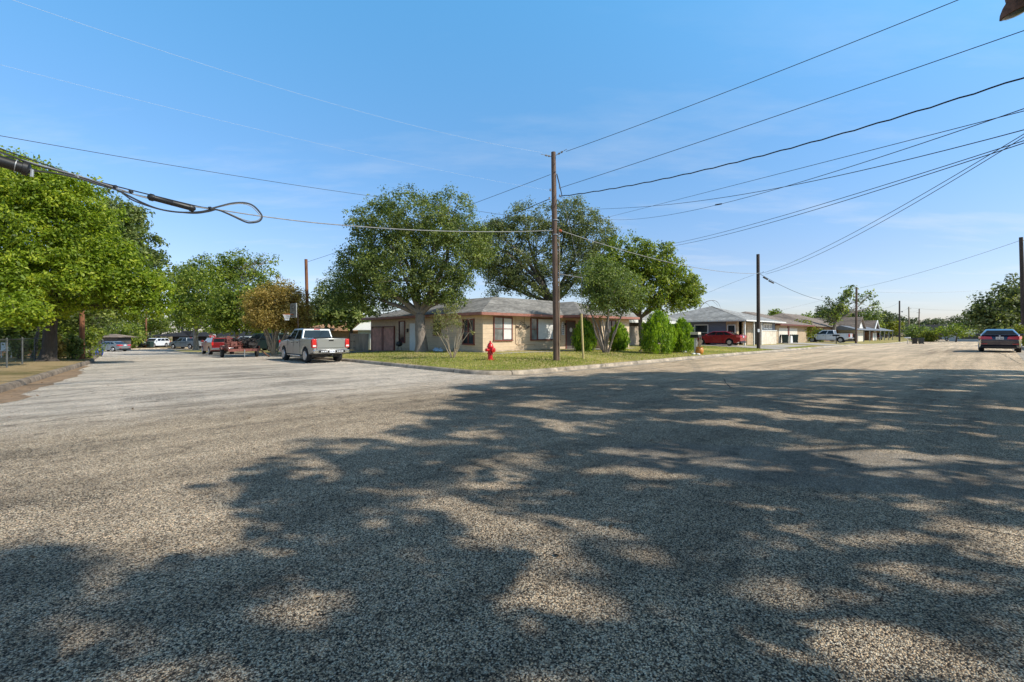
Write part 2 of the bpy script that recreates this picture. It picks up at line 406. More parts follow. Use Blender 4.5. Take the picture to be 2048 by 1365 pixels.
M['brick_t'] = brickmat('tan_brick', (.50,.36,.22), (.42,.29,.17), (.50,.45,.38))
M['brick_w'] = brickmat('cream_brick', (.70,.62,.50), (.64,.55,.43), (.66,.62,.55))
M['brick_r'] = brickmat('red_brown_brick', (.33,.17,.11), (.27,.13,.09), (.4,.36,.3))
M['cream'] = plain('cream_panel', (.66,.60,.50), .6, var=.06)
M['greenwall'] = plain('pale_green_wall', (.45,.52,.46), .7, var=.08)
M['darkwall'] = plain('shaded_brown_wall', (.10,.085,.075), .8, var=.2)  # dark brown; stands in for shade on the pale house walls
M['shadewall'] = plain('deep_shade_wall', (.022,.02,.02), .8, var=.2)  # near-black colour stands in for tree shade on the far house wall
M['stone'] = plain('rubble_stone', (.38,.32,.25), .9, var=.5, sc=4, bmp=.6)
M['bin'] = plain('dark_green_bin', (.02,.045,.04), .5, var=.15)
M['bin_g'] = plain('dark_grey_bin', (.045,.055,.055), .5, var=.15)
M['metalroof'] = plain('galvanised_roof_sheet', (.20,.21,.235), .6, metal=.1, var=.12, scale=(1,8,1))
M['pot'] = plain('orange_glazed_pot', (.62,.25,.05), .35, var=.15)
M['bagblue'] = plain('pale_blue_plastic_bag', (.45,.58,.72), .4, var=.3, sc=5, bmp=.6)
M['orange'] = plain('orange_paint', (.62,.14,.03), .4)
M['clearboard'] = glassmat('clear_backboard', (.12,.14,.15), .25)
M['signred'] = plain('sign_red', (.55,.02,.02), .4, var=.08)
M['signgreen'] = plain('sign_green', (.01,.10,.05), .4, var=.08)
M['salmon'] = plain('sun_faded_red_paint', (.22,.07,.055), .6, var=.4, sc=4)
M['scrapdark'] = plain('dark_scrap_metal', (.05,.045,.045), .6, metal=.3, var=.5)
M['blue'] = plain('blue_tarpaulin', (.02,.07,.40), .5)
def joints(m):
    nt = m.node_tree; b = nt.nodes['Principled BSDF']; src = b.inputs['Base Color'].links[0].from_socket
    t = nt.nodes.new('ShaderNodeTexCoord'); sp = nt.nodes.new('ShaderNodeSeparateXYZ'); nt.links.new(t.outputs['Object'], sp.inputs[0])
    c = src
    for ax in (0, 1):
        f = math_(nt, 'FRACT', math_(nt, 'DIVIDE', sp.outputs[ax], 3.05)); r = ramp(nt, [(0, .35), (.012, .35), (.02, 1)]); nt.links.new(f, r.inputs[0]); c = mix(nt, c, r.outputs[0], 1, 'MULTIPLY')
    n1 = noise(nt, coords(nt), 1.1, 6, .7); r = ramp(nt, [(.42, .55), (.56, 1.0)]); nt.links.new(n1, r.inputs[0]); c = mix(nt, c, r.outputs[0], .8, 'MULTIPLY')
    nt.links.new(c, b.inputs['Base Color'])
joints(M['kerb']); joints(M['kerb_dark'])
# foliage
M['lf_oak'] = leafmat('oak_leaves', (.035,.058,.018), (.145,.19,.052), (.36,.39,.12), .42)
M['lf_live'] = leafmat('live_oak_leaves', (.04,.058,.026), (.145,.175,.065), (.33,.34,.15), .42)
M['lf_bright'] = leafmat('bright_green_leaves', (.05,.085,.008), (.215,.30,.022), (.46,.49,.05), .45)
M['lf_mid'] = leafmat('mid_green_leaves', (.045,.08,.012), (.17,.23,.032), (.40,.42,.07), .42)
M['lf_gold'] = leafmat('autumn_gold_leaves', (.13,.09,.022), (.36,.27,.075), (.56,.40,.13), .4)
M['lf_cedar'] = leafmat('arborvitae_foliage', (.035,.095,.006), (.19,.31,.018), (.42,.55,.045), .38)
M['lf_grey'] = leafmat('greyish_leaves', (.05,.075,.022), (.17,.23,.07), (.36,.40,.14), .42)
M['lf_sparse'] = leafmat('sparse_olive_leaves', (.10,.105,.04), (.25,.25,.10), (.44,.42,.20), .4)
M['lf_far'] = leafmat('distant_tree_leaves', (.035,.05,.025), (.09,.115,.05), (.18,.20,.09), .3)
M['lf_yel'] = leafmat('yellow_green_leaves', (.06,.08,.01), (.20,.22,.03), (.36,.32,.05), .4)
M['blade'] = leafmat('grass_blades', (.15,.18,.035), (.33,.36,.08), (.62,.52,.22), .45)

# ------------------------------------------------------------------ ground, lots, kerbs
class Sheet:
    pass
def lot_sheet(name, poly, zf, mat, step=2.0, zoff=0.0, kind='structure'):
    pts = []
    n = len(poly)
    for i in range(n):
        a, b = poly[i], poly[(i+1) % n]
        L = math.dist(a, b); k = max(1, int(L/step)) if L < 80 else int(L/4)
        for j in range(k): t = j/k; pts.append((a[0]+(b[0]-a[0])*t, a[1]+(b[1]-a[1])*t))
    nb = len(pts)
    us = [p[0] for p in poly]; vs = [p[1] for p in poly]
    def inside(x, y):
        c = False
        for i in range(n):
            x1, y1 = poly[i]; x2, y2 = poly[(i+1) % n]
            if (y1 > y) != (y2 > y) and x < (x2-x1)*(y-y1)/(y2-y1)+x1: c = not c
        return c
    allp = [Vector(p) for p in pts]
    x = min(us)+step*.5
    while x < max(us):
        y = min(vs)+step*.5
        while y < max(vs):
            st = 1 if math.hypot(x, y) < 60 else 2
            if inside(x, y) and min((Vector((x,y))-q).length for q in allp[:nb]) > step*.35: allp.append(Vector((x, y)))
            y += step*st
        x += step*(1 if x < 60 else 2.5)
    vs2, _, fs2, *_ = delaunay_2d_cdt(allp, [(i, (i+1) % nb) for i in range(nb)], [], 1, 1e-5)
    mb = MB(); mb.v = [(q[0], q[1], zf(q[0], q[1])+zoff) for q in vs2]; mb.f = [tuple(f) for f in fs2]
    o = mb.build(name, mat, rz=TH, smooth=True)
    up = sum(p.normal.z for p in o.data.polygons)
    if up < 0: o.data.flip_normals()
    return tag(o, kind=kind)

# ground to the horizon
mb = MB(); rings = [0, 20, 40, 60, 80, 100, 130, 170, 220, 300, 500, 900, 1800, 4000]; n = 72
for r in rings:
    for k in range(n):
        w = 2*math.pi*k/n; x, y = r*math.cos(w), r*math.sin(w); u, v = UV(x, y)
        mb.v.append((x, y, (g(u, v) if r < 600 else g(*UV(600*x/r, 600*y/r)))-.25))
for i in range(len(rings)-1):
    for k in range(n): mb.f.append((i*n+k, i*n+(k+1)%n, (i+1)*n+(k+1)%n, (i+1)*n+k))
o = mb.build('ground', M['dirt'], fix=False, smooth=True); tag(o, kind='structure')

# road sheet in street coordinates (object rotated so local x runs along the right street)
mb = MB()
us = [-90+2*i for i in range(0, 110)] + [130+6*i for i in range(30)]
vs = [-60+2*i for i in range(0, 92)]
for v in vs:
    for u in us: mb.v.append((u, v, g(u, v)))
nu = len(us)
for j in range(len(vs)-1):
    for i in range(nu-1): mb.f.append((j*nu+i, j*nu+i+1, (j+1)*nu+i+1, (j+1)*nu+i))
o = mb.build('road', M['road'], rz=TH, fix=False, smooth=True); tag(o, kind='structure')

KW = .16
# kerb line of the corner lot (front edge), from far down the left street round to the right street
kA = [(ku(v), v) for v in (84, 76, 68, 60, 56, 52, 48, 44, 40, 37, 34, 31, 28, 25, 22, 19, 16.5)]
cc, rr = (ku(15)+1.9, kv(13)+1.9), 1.9
for k in range(0, 7):
    w = math.pi + k*(math.pi/2)/6
    kA.append((cc[0]+rr*math.cos(w), cc[1]+rr*math.sin(w)))
kA += [(u, kv(u)) for u in (15, 17, 20, 23, 26, 29, 32, 36, 40, 45, 50, 56, 62, 70, 80, 90, 100, 115, 130, 160, 200, 260)]
def offset(line, d):       # to the left of travel
    out = []
    for i, p in enumerate(line):
        a = Vector(line[max(0, i-1)]); b = Vector(line[min(len(line)-1, i+1)]); t = (b-a).normalized()
        out.append((p[0]-t.y*d, p[1]+t.x*d))
    return out
def kerb(name, line, mat, h=.15, side=1):
    """rounded kerb; lawn lies on `side` of the line"""
    mb = MB(); prof = [(0, -.02), (.015, h*.55), (.05, h*.92), (.09, h+.004), (.17, h+.008), (.19, h-.03)]
    lines = [offset(line, side*d) for d, _ in prof]
    # subdivide with small wear
    m = len(prof)
    for i in range(len(line)):
        for k, (d, z) in enumerate(prof):
            q = lines[k][i]; mb.v.append((q[0], q[1], g(q[0], q[1])+z))
    for i in range(len(line)-1):
        for k in range(m-1): mb.f.append((i*m+k, (i+1)*m+k, (i+1)*m+k+1, i*m+k+1))
    o = mb.build(name, mat, rz=TH, smooth=True); return tag(o, kind='structure')
def gutter(line, mat, side=1, w=.42):
    a = offset(line, -side*w); mb = MB()
    for i in range(len(line)):
        for q in (a[i], line[i]): mb.v.append((q[0], q[1], g(*q)+.006))
    for i in range(len(line)-1): mb.f.append((2*i, 2*i+2, 2*i+3, 2*i+1))
    o = mb.build('gutter', mat, rz=TH, smooth=True)
    if sum(p.normal.z for p in o.data.polygons) < 0: o.data.flip_normals()
    return tag(o, kind='structure')
def dense(line, st=.8):
    out = []
    for a, b in zip(line[:-1], line[1:]):
        k = max(1, int(math.dist(a, b)/st))
        for j in range(k): t = j/k; out.append((a[0]+(b[0]-a[0])*t, a[1]+(b[1]-a[1])*t))
    return out+[line[-1]]
# the travel direction along kA has the lot on its left
kerb('kerb', dense(kA, 1.2), M['kerb'], side=1)
gutter(dense(kA[20:], 1.2), M['kerb'], side=1)
inner = offset(kA, .15)
lotA = inner + [(260, 84)]
lot_sheet('lawn', lotA, zA, M['lawn'], 2.0)
# left lot
kB = [(-70, 11.5), (-30, 11.5), (-9, 11.6), (-5.5, 12.2), (-3.3, 13.6), (klu(15)-.15, 15.4)] + [(klu(v), v) for v in (17, 19, 21, 23, 25, 27, 29, 31, 33, 35, 38, 42, 46, 50, 55, 60, 68, 76, 84)]
kerb('kerb', dense(kB, 1.0), M['kerb_dark'], side=1, h=.17)
mbd = MB(); dl = dense(kB[3:14], .6); rnd_ = random.Random(9)
for i, q_ in enumerate(dl):
    w_ = (.75+.16*math.sin(i*.37)+.1*math.sin(i*.9)+rnd_.uniform(-.22,.22))*min(1, i/4+.3)*min(1, (len(dl)-i)/14)
    e_ = offset(dl, -max(.25, w_))[i]
    for s_ in (q_, e_): mbd.v.append((s_[0], s_[1], g(*s_)+.006))
for i in range(len(dl)-1): mbd.f.append((2*i, 2*i+1, 2*i+3, 2*i+2))
o = mbd.build('gutter_dirt', M['gdirt'], rz=TH)
if sum(f_.normal.z for f_ in o.data.polygons) < 0: o.data.flip_normals()
tag(o, kind='structure')
lotB = offset(kB, .15) + [(-70, 84)]
lot_sheet('yard', lotB, zB, M['dirt'], 2.2)
# lot on the near side of the right street
kC = [(260, -1.6), (160, -1.6), (90, -1.6), (60, -1.6), (45, -1.6), (30, -1.6), (18, -1.6), (14.5, -2.0), (12.8, -3.2), (12.2, -5.2), (12.2, -20), (12.2, -60)]
kerb('kerb', dense(kC, 1.5), M['kerb'], side=1)
gutter(dense(kC[:8], 1.5), M['kerb'], side=1, w=.55)
lot_sheet('lawn', offset(kC, .15)+[(260, -60)], zC, M['lawn'], 3.0)
kD = [(90, 96), (-90, 96)][::-1]
kerb('kerb', dense(kD, 2), M['kerb'], side=1)
lot_sheet('yard', [(-90, 96.15), (90, 96.15), (90, 140), (-90, 140)], zD, M['dirt'], 4.0)

def patch_sheet(name, us, vs, zf, mat, off=.02, nu=6, nv=6):
    mb = MB()
    for j in range(nv+1):
        for i in range(nu+1):
            u = us[0]+(us[1]-us[0])*i/nu; v = vs[0]+(vs[1]-vs[0])*j/nv; mb.v.append((u, v, zf(u, v)+off))
    for j in range(nv):
        for i in range(nu): k = j*(nu+1)+i; mb.f.append((k, k+1, k+nu+2, k+nu+1))
    o = mb.build(name, mat, rz=TH, smooth=True, fix=False); return tag(o, kind='structure')
patch_sheet('driveway', (45.6, 50.6), (13.5, 26), zA, M['drive'], .03)
patch_sheet('driveway', (51, 61), (14.3, 17.2), zA, M['drive'], .028)
patch_sheet('driveway', (64.5, 73), (13.5, 19.0), zA, M['drive'], .03)
patch_sheet('driveway', (81.5, 86.5), (13.5, 24), zA, M['drive'], .03)
patch_sheet('driveway', (11.3, 18.5), (31.5, 37.4), zA, M['kerb_dark'], .03)
patch_sheet('walkway', (18.0, 33), (20.0, 20.55), zA, M['drive'], .02, nu=12)
# cracks and seams in the road
def crack(pts, w, jit=.05, name='road_crack'):
    pts = dense(pts, .5); mb = MB(); rnd = random.Random(len(pts))
    pts = [(p[0]+rnd.uniform(-jit, jit), p[1]+rnd.uniform(-jit, jit)) for p in pts]
    a, b = offset(pts, w/2), offset(pts, -w/2)
    for i in range(len(pts)):
        s_ = rnd.uniform(.3, 1.2)
        for q in ((pts[i][0]+(a[i][0]-pts[i][0])*s_, pts[i][1]+(a[i][1]-pts[i][1])*s_), (pts[i][0]+(b[i][0]-pts[i][0])*s_, pts[i][1]+(b[i][1]-pts[i][1])*s_)):
            mb.v.append((q[0], q[1], g(*q)+.004))
    for i in range(len(pts)-1): mb.f.append((2*i, 2*i+1, 2*i+3, 2*i+2))
    o = mb.build(name, M['crack'], rz=TH)
    if sum(p.normal.z for p in o.data.polygons) < 0: o.data.flip_normals()
    return tag(o, kind='structure')
def gp(px, py, h=1.6):
    Y = h*F/(py-HY); return UV((px-CX)*Y/F, Y)
crack([gp(-60, 808), gp(60, 798), gp(250, 776)], .035, .03)
crack([gp(-40, 858), gp(200, 832), gp(480, 803), gp(700, 778)], .03, .06)
crack([gp(1480, 750), gp(1600, 733), gp(1720, 716), gp(1800, 704), gp(1868, 694)], .05, .05)
crack([gp(1180, 740), gp(1400, 722), gp(1600, 708)], .04, .05)
crack([gp(1950, 700), gp(2040, 740)], .03, .02)
crack([gp(1445, 757), gp(1460, 775), gp(1530, 798), gp(1640, 808)], .03, .03)
crack([gp(1900, 1050), gp(1980, 1062), gp(2080, 1082)], .012, .01)
crack([gp(1620, 835), gp(1750, 850), gp(1960, 858)], .02, .03)
crack([gp(500, 748), gp(640, 762), gp(780, 757)], .03, .05)
crack([gp(820, 735), gp(700, 748), gp(560, 752)], .03, .05)

# ------------------------------------------------------------------ leaves / trees
def quads_obj(name, C, A, B, tone, mat, parent=None, loc=(0,0,0)):
    """C centres, A half-length vectors, B half-width vectors; diamond leaves"""
    n = len(C); V = np.empty((n, 4, 3), np.float32)
    V[:,0] = C-A; V[:,1] = C+B; V[:,2] = C+A; V[:,3] = C-B
    V = V.reshape(-1, 3) - np.array(loc, np.float32)
    me = bpy.data.meshes.new(name); me.vertices.add(4*n); me.vertices.foreach_set('co', V.ravel())
    me.loops.add(4*n); me.loops.foreach_set('vertex_index', np.arange(4*n, dtype=np.int32))
    me.polygons.add(n); me.polygons.foreach_set('loop_start', np.arange(0, 4*n, 4, dtype=np.int32))
    me.update(calc_edges=True)
    at_ = me.attributes.new('tone', 'FLOAT', 'FACE'); at_.data.foreach_set('value', np.clip(tone, 0, 1).astype(np.float32))
    me.materials.append(mat)
    o = bpy.data.objects.new(name, me); COL.objects.link(o)
    if parent: o.parent = parent
    else: o.location = loc
    return o
def unit(a): return a/np.maximum(np.linalg.norm(a, axis=1, keepdims=True), 1e-9)
def leaf_cloud(blobs, nclump, per, crad, leaf, aspect=.5, surf=.55, droop=.0, flat=.75, gap=-.17):
    """blobs: (c, r(3), weight). returns arrays"""
    w = np.array([b[2] for b in blobs], float); w /= w.sum()
    idx = RNG.choice(len(blobs), nclump, p=w)
    c = np.array([b[0] for b in blobs])[idx]; r = np.array([b[1] for b in blobs])[idx]
    d = unit(RNG.normal(size=(nclump, 3)))
    rad = np.where(RNG.random(nclump) < surf, RNG.uniform(.82, 1.02, nclump), RNG.uniform(.3, .9, nclump))
    # lumpy outline
    lump = 1 + .16*np.sin(d[:,0]*5.1+c[:,0]) * np.cos(d[:,2]*4.3+c[:,1]) + .10*np.sin(d[:,1]*9+d[:,2]*7+c[:,2])
    cc_ = c + d*r*(rad*lump)[:,None]
    if gap is not None and nclump > 150:
        fr = .62/max(.55, crad*1.5)
        kp = np.array([mn.noise(Vector((float(a_)*fr, float(b_)*fr, float(c_)*fr*1.3))) > gap for a_, b_, c_ in cc_])
        cc_, d = cc_[kp], d[kp]; nclump = len(cc_)
    cs = crad*RNG.uniform(.55, 1.45, nclump)
    off = unit(RNG.normal(size=(nclump*per, 3)))*(RNG.random((nclump*per, 1))**.45)*1.25*np.array([1, 1, flat])
    C = np.repeat(cc_, per, 0) + off*np.repeat(cs, per)[:,None]
    m = len(C)
    nrm = unit(RNG.normal(size=(m, 3))*.55 + off*.75 + np.repeat(d, per, 0)*.3 + np.array([0, 0, .45]))
    a = RNG.normal(size=(m, 3)); a[:,2] -= droop; a = unit(a - nrm*np.sum(a*nrm, 1, keepdims=True))
    b = np.cross(nrm, a)
    s_ = leaf*RNG.uniform(.6, 1.35, m)
    ctone = np.repeat(RNG.normal(.5, .2, nclump), per); tone = ctone + RNG.normal(0, .17, m)
    return C, a*s_[:,None], b*(s_*aspect)[:,None], tone
def limb(mb, a, b, r0, r1, sag=.12, n=7, seed=0):
    rnd = random.Random(seed); a = Vector(a); b = Vector(b); L = (b-a).length; pts = []; rs = []
    off = Vector((rnd.uniform(-1,1), rnd.uniform(-1,1), rnd.uniform(0,1)))*L*sag
    for i in range(n+1):
        t = i/n; pts.append(a.lerp(b, t) + off*math.sin(math.pi*t) + Vector((rnd.uniform(-1,1), rnd.uniform(-1,1), rnd.uniform(-1,1)))*L*.015*math.sin(math.pi*t))
        rs.append(r0+(r1-r0)*t**.8)
    mb.tube(pts, rs, 8); return pts
def tree(name, label, base, fork, blobs, bark, leafm, tr, nclump, per, crad, leaf, group=None, cat='tree', stems=1, aspect=.5,
         surf=.55, branches=True, droop=0., seed=1, twigs=True, spread=.25, flare=1.5, flat=.75, gap=-.17):
    """base (x,y,z); fork = height of the fork above base; blobs: list of (centre, radii, weight)"""
    rnd = random.Random(seed)
    root = empty(name, base, 0, label, cat, group)
    B = Vector(base); mb = MB()
    top = B + Vector((rnd.uniform(-.2,.2), rnd.uniform(-.2,.2), fork))
    ends = []
    if stems == 1:
        pts = [B+Vector((0,0,-.15)), B+Vector((0,0,.15)), B.lerp(top, .25)+Vector((.03,.02,0)), B.lerp(top, .6)+Vector((-.04,.03,0)), top]
        mb.tube([p-B for p in pts], [tr*flare, tr*1.25, tr*1.02, tr*.92, tr*.86], 12)
        starts = [top]
    else:
        starts = []
        for k in range(stems):
            w = 2*math.pi*k/stems + rnd.uniform(-.3,.3)
            b0 = B + Vector((math.cos(w)*tr*1.6, math.sin(w)*tr*1.6, -.1))
            t0 = B + Vector((math.cos(w)*fork*spread*rnd.uniform(.5,1.3), math.sin(w)*fork*spread*rnd.uniform(.5,1.3), fork*rnd.uniform(.8,1.15)))
            limb(mb, b0-B, t0-B, tr, tr*.6, .06, 6, seed*31+k); starts.append(t0)
    if branches:
        for j, (c, r, w) in enumerate(blobs):
            c = Vector(c); st = min(starts, key=lambda s_: (s_-c).length) if stems > 1 else starts[0]
            pts = limb(mb, st-B, c-B, tr*(.55 if stems == 1 else .5), tr*.14, .10, 7, seed*7+j)
            if twigs:
                for q in range(6):
                    p0 = pts[rnd.randint(2, 7)]; d = Vector((rnd.gauss(0,1), rnd.gauss(0,1), rnd.gauss(.3,1))).normalized()
                    e = c-B+Vector((d.x*r[0], d.y*r[1], d.z*r[2]))*.85
                    limb(mb, p0, e, tr*.16, tr*.03, .08, 5, seed*13+j*7+q)
    mb.build('trunk', bark, root, smooth=True)
    C, a, b, tone = leaf_cloud(blobs, nclump, per, crad, leaf, aspect, surf, droop, flat, gap)
    quads_obj('crown', C, a, b, tone, leafm, root, base)
    return root
def bl(px, py, rx, ry, Y, w=1, dy=None, dd=0):
    k = Y/F
    return (at(px, py, Y+dd), (rx*k, (rx*k*.9 if dy is None else dy), ry*k), w*(rx*ry)**.75)

def zground(x, y):
    u, v = UV(x, y)
    if v > 96: return zD(u, v)
    if u > ku(v) and v > kv(u) and v < 84: return zA(u, v)
    if u < klu(v) and 11.5 < v < 84: return zB(u, v)
    if v < -1.6 and u > 12: return zC(u, v)
    return g(u, v)
def gb(px, Y):
    x = (px-CX)*Y/F; return (x, Y, zground(x, Y))

# ---- big oak beside the garage wing
tree('oak_tree', 'big dark oak with forked trunk in front of the garage wing of the corner house', gb(843, 31.5), 2.6,
     [bl(830, 445, 92, 62, 31.5), bl(900, 440, 55, 60, 31.5, 1, None, 1), bl(760, 470, 66, 70, 31.5), bl(890, 505, 75, 62, 31), bl(800, 540, 80, 60, 30.5),
      bl(730, 560, 66, 48, 32, 1, None, 2), bl(685, 585, 52, 40, 33, 1, None, 3), bl(720, 530, 45, 42, 32), bl(870, 565, 50, 40, 31), bl(925, 560, 26, 26, 31.5, .8), bl(905, 598, 32, 16, 31.5, .8),
      bl(760, 600, 60, 28, 33, 1.0, None, 2), bl(955, 490, 40, 40, 32)],
     M['bark_g'], M['lf_oak'], .38, 4300, 26, .38, .08, seed=3, surf=.6)
# ---- live oak behind the house, left mass and right mass
tree('live_oak_tree', 'broad dark live oak rising behind the ridge of the corner house', gb(1106, 47), 4.2,
     [bl(1010, 500, 60, 55, 46), bl(958, 515, 40, 36, 44), bl(985, 462, 28, 24, 45), bl(1020, 545, 40, 30, 46), bl(1050, 445, 45, 36, 46), bl(1135, 440, 55, 42, 47), bl(1175, 470, 48, 52, 47), bl(1110, 500, 62, 60, 47), bl(1000, 565, 34, 34, 46, .8),
      bl(1160, 540, 60, 50, 47), bl(1060, 555, 50, 38, 46, .8), bl(1210, 500, 32, 52, 48), bl(1095, 585, 60, 16, 46, .5), bl(975, 480, 30, 34, 45, .6)],
     M['bark'], M['lf_live'], .42, 3800, 26, .48, .10, seed=5, surf=.6)
# ---- bright broadleaf tree right of the live oak
tree('pecan_tree', 'bright green broadleaf tree whose crown leans out over the blue house carport', gb(1284, 42), 2.6,
     [bl(1250, 520, 52, 48, 42), bl(1310, 525, 50, 42, 42), bl(1345, 565, 46, 44, 42), bl(1285, 570, 60, 40, 41.5), bl(1370, 590, 32, 30, 42), bl(1215, 560, 44, 46, 42), bl(1330, 608, 45, 20, 42, .7), bl(1385, 580, 20, 28, 42, .5), bl(1245, 605, 50, 22, 41.5, .7)],
     M['bark'], M['lf_mid'], .22, 2300, 22, .40, .12, seed=8, surf=.6)
# dead limb above the blue house roof
rb = gb(1392, 64)
root = empty('bare_tree', rb, 0, 'leafless drooping limb above the roof of the blue house', 'tree')
mb = MB(); b0 = Vector(rb)
def arc(pts, r0, r1, n=6):
    ps = [Vector(at(*p))-b0 for p in pts]; m_ = len(ps); out = []
    for i in range(m_-1):
        for j in range(4):
            t = j/4; p0, p1, p2, p3 = ps[max(i-1,0)], ps[i], ps[i+1], ps[min(i+2,m_-1)]
            out.append(.5*((2*p1)+(-p0+p2)*t+(2*p0-5*p1+4*p2-p3)*t*t+(-p0+3*p1-3*p2+p3)*t**3))
    out.append(ps[-1]); mb.tube(out, [r0+(r1-r0)*i/(len(out)-1) for i in range(len(out))], n)
mb.tube([(0,0,-.1), Vector(at(1390, 650, 64))-b0, Vector(at(1398, 622, 64))-b0], [.14,.12,.07], 8)
arc([(1398,622,64),(1404,611,64),(1415,603,64),(1428,601.5,64),(1436,606,64),(1441,616,64)], .06, .015)
arc([(1410,606,64),(1417,610,64),(1421,618,64)], .03, .01)
arc([(1425,602,64),(1434,610,64.3),(1436,615,64)], .02, .008)
arc([(1398,622,64),(1400,590,64),(1408,572,64)], .04, .01)
for dx_, dy_ in ((1404,568),(1412,566),(1416,580),(1395,575),(1408,588)): arc([(1402,592,64),(dx_,dy_,64.2)], .015, .005)
mb.build('trunk', M['bark_g'], root, smooth=True)

# ---- multi-stem crape myrtle at the walk
tree('crape_myrtle', 'tall crape myrtle with many bare grey stems beside the porch', gb(1212, 30.5), 2.6,
     [bl(1195, 560, 42, 46, 30.5), bl(1235, 570, 44, 46, 30.5), bl(1215, 600, 52, 36, 30.5), bl(1262, 600, 32, 26, 30.5, .8), bl(1180, 600, 26, 30, 30.5, .6), bl(1205, 535, 26, 24, 30.5, .6)],
     M['bark_g'], M['lf_grey'], .075, 1350, 18, .34, .07, stems=9, seed=9, surf=.4, spread=.34)
tree('crape_myrtle', 'small sparse crape myrtle with pale stems fanning from the front lawn', gb(906, 24.3), 1.5,
     [bl(905, 636, 24, 26, 24.3), bl(882, 648, 18, 24, 24.3), bl(928, 648, 20, 26, 24.3), bl(903, 664, 34, 16, 24.3, .45), bl(938, 636, 14, 18, 24.3, .7), bl(877, 630, 13, 15, 24.3, .6), bl(906, 616, 18, 12, 24.3, .7), bl(872, 660, 10, 14, 24.3, .4), bl(942, 662, 10, 14, 24.3, .4)],
     M['bark_p'], M['lf_sparse'], .02, 430, 8, .15, .045, stems=14, seed=12, surf=.35, spread=.6, gap=-.05)
# ---- gold crape myrtle by the hoop
tree('crape_myrtle', 'large golden brown crape myrtle with pale stems beside the basketball hoop', gb(548, 33.5), 2.2,
     [bl(560, 590, 42, 28, 34), bl(525, 610, 40, 36, 33.5), bl(590, 615, 34, 38, 34), bl(555, 635, 52, 30, 33.5), bl(510, 635, 24, 24, 33.5, .7), bl(600, 650, 26, 22, 34, .7), bl(572, 572, 22, 14, 34, .5)],
     M['bark_p'], M['lf_gold'], .06, 1700, 22, .34, .075, stems=16, seed=14, surf=.5, spread=.42)
# ---- cluster of trees over the far cross street
tree('sycamore_tree', 'leafy green tree with slim forked trunk between the yield sign and dark roofed house', gb(392, 66), 2.9,
     [bl(395, 600, 50, 66, 51), bl(430, 545, 50, 32, 66), bl(480, 590, 66, 52, 66), bl(440, 620, 62, 38, 66), bl(385, 560, 32, 40, 66, .8), bl(520, 550, 30, 34, 66, .6), bl(500, 520, 26, 18, 66, .35), bl(535, 520, 18, 18, 66, .3), bl(470, 535, 32, 28, 66, .7), bl(365, 560, 24, 40, 66, .5)],
     M['bark_g'], M['lf_mid'], .34, 1900, 22, .65, .17, seed=16, surf=.55)
tree('sycamore_tree', 'green tree growing just behind the scrap trailer and the red car', gb(472, 47), 2.2,
     [bl(470, 630, 44, 32, 47), bl(505, 640, 38, 26, 47), bl(455, 600, 30, 26, 47), bl(490, 600, 34, 30, 47), bl(440, 648, 22, 18, 47, .6)],
     M['bark_g'], M['lf_mid'], .17, 700, 18, .45, .15, seed=17)
# ---- left lot: huge bright tree and companions
tree('pecan_tree', 'huge bright yellow green tree with thick dark trunk inside the chain link fence', gb(95, 23.5), 2.6,
     [bl(60, 390, 90, 66, 22), bl(10, 350, 60, 52, 22), bl(130, 400, 62, 58, 22.5), bl(165, 450, 66, 60, 23), bl(60, 480, 90, 70, 21.5), bl(200, 520, 62, 52, 23), bl(250, 550, 60, 46, 23.5), bl(120, 540, 80, 60, 22),
      bl(300, 590, 40, 36, 24), bl(10, 560, 70, 66, 20.5), bl(200, 580, 70, 34, 23, .9), bl(-60, 450, 80, 110, 21), bl(320, 600, 26, 34, 24.5, .6), bl(30, 620, 50, 34, 19, .8), bl(270, 620, 50, 20, 24, .5), bl(130, 610, 60, 22, 23.5, .5)],
     M['bark_d'], M['lf_bright'], .30, 4600, 30, .33, .078, seed=20, surf=.62, flare=2.1)
tree('oak_tree', 'darker oak showing behind the upper right edge of the huge bright tree', gb(140, 40), 3.5,
     [bl(185, 500, 45, 40, 39), bl(235, 440, 45, 40, 38), bl(265, 435, 32, 24, 38, .8), bl(210, 480, 55, 50, 38), bl(290, 500, 32, 40, 38), bl(240, 560, 60, 50, 38), bl(315, 545, 26, 40, 38, .8), bl(180, 600, 60, 40, 37), bl(215, 410, 30, 30, 38, .6)],
     M['bark'], M['lf_oak'], .3, 1500, 20, .5, .14, seed=21)
tree('oak_tree', 'dark shaded tree standing in the yard behind the chain link fence', gb(30, 31), 3.2,
     [bl(40, 580, 70, 60, 31), bl(110, 600, 60, 50, 31), bl(-20, 620, 60, 50, 30), bl(75, 650, 60, 30, 30, 1), bl(130, 650, 50, 34, 31, 1), bl(20, 655, 50, 32, 29, 1)],
     M['bark_d'], M['lf_oak'], .2, 1000, 22, .5, .12, seed=22)
for i, (px, Y, h_, lab) in enumerate(((66, 26.5, 3.4, 'thin leaning dark trunk tree right of the thick fence trunk'), (88, 28.5, 3.3, 'thin dark trunk tree second to the right of the thick fence trunk'), (190, 30, 2.6, 'slender leaning trunk tree beside the leaf clad pole'))):
    b_ = gb(px if i < 2 else 183, Y)
    tree('young_tree', lab, b_, 1.9, [((b_[0]+.3, b_[1], b_[2]+h_), (1.3, 1.3, .8), 1), ((b_[0]-.5, b_[1]+.4, b_[2]+h_+.7), (1.2, 1.2, .7), 1)], M['bark'], M['lf_oak'], .09, 90, 18, .36, .11, seed=23+i)
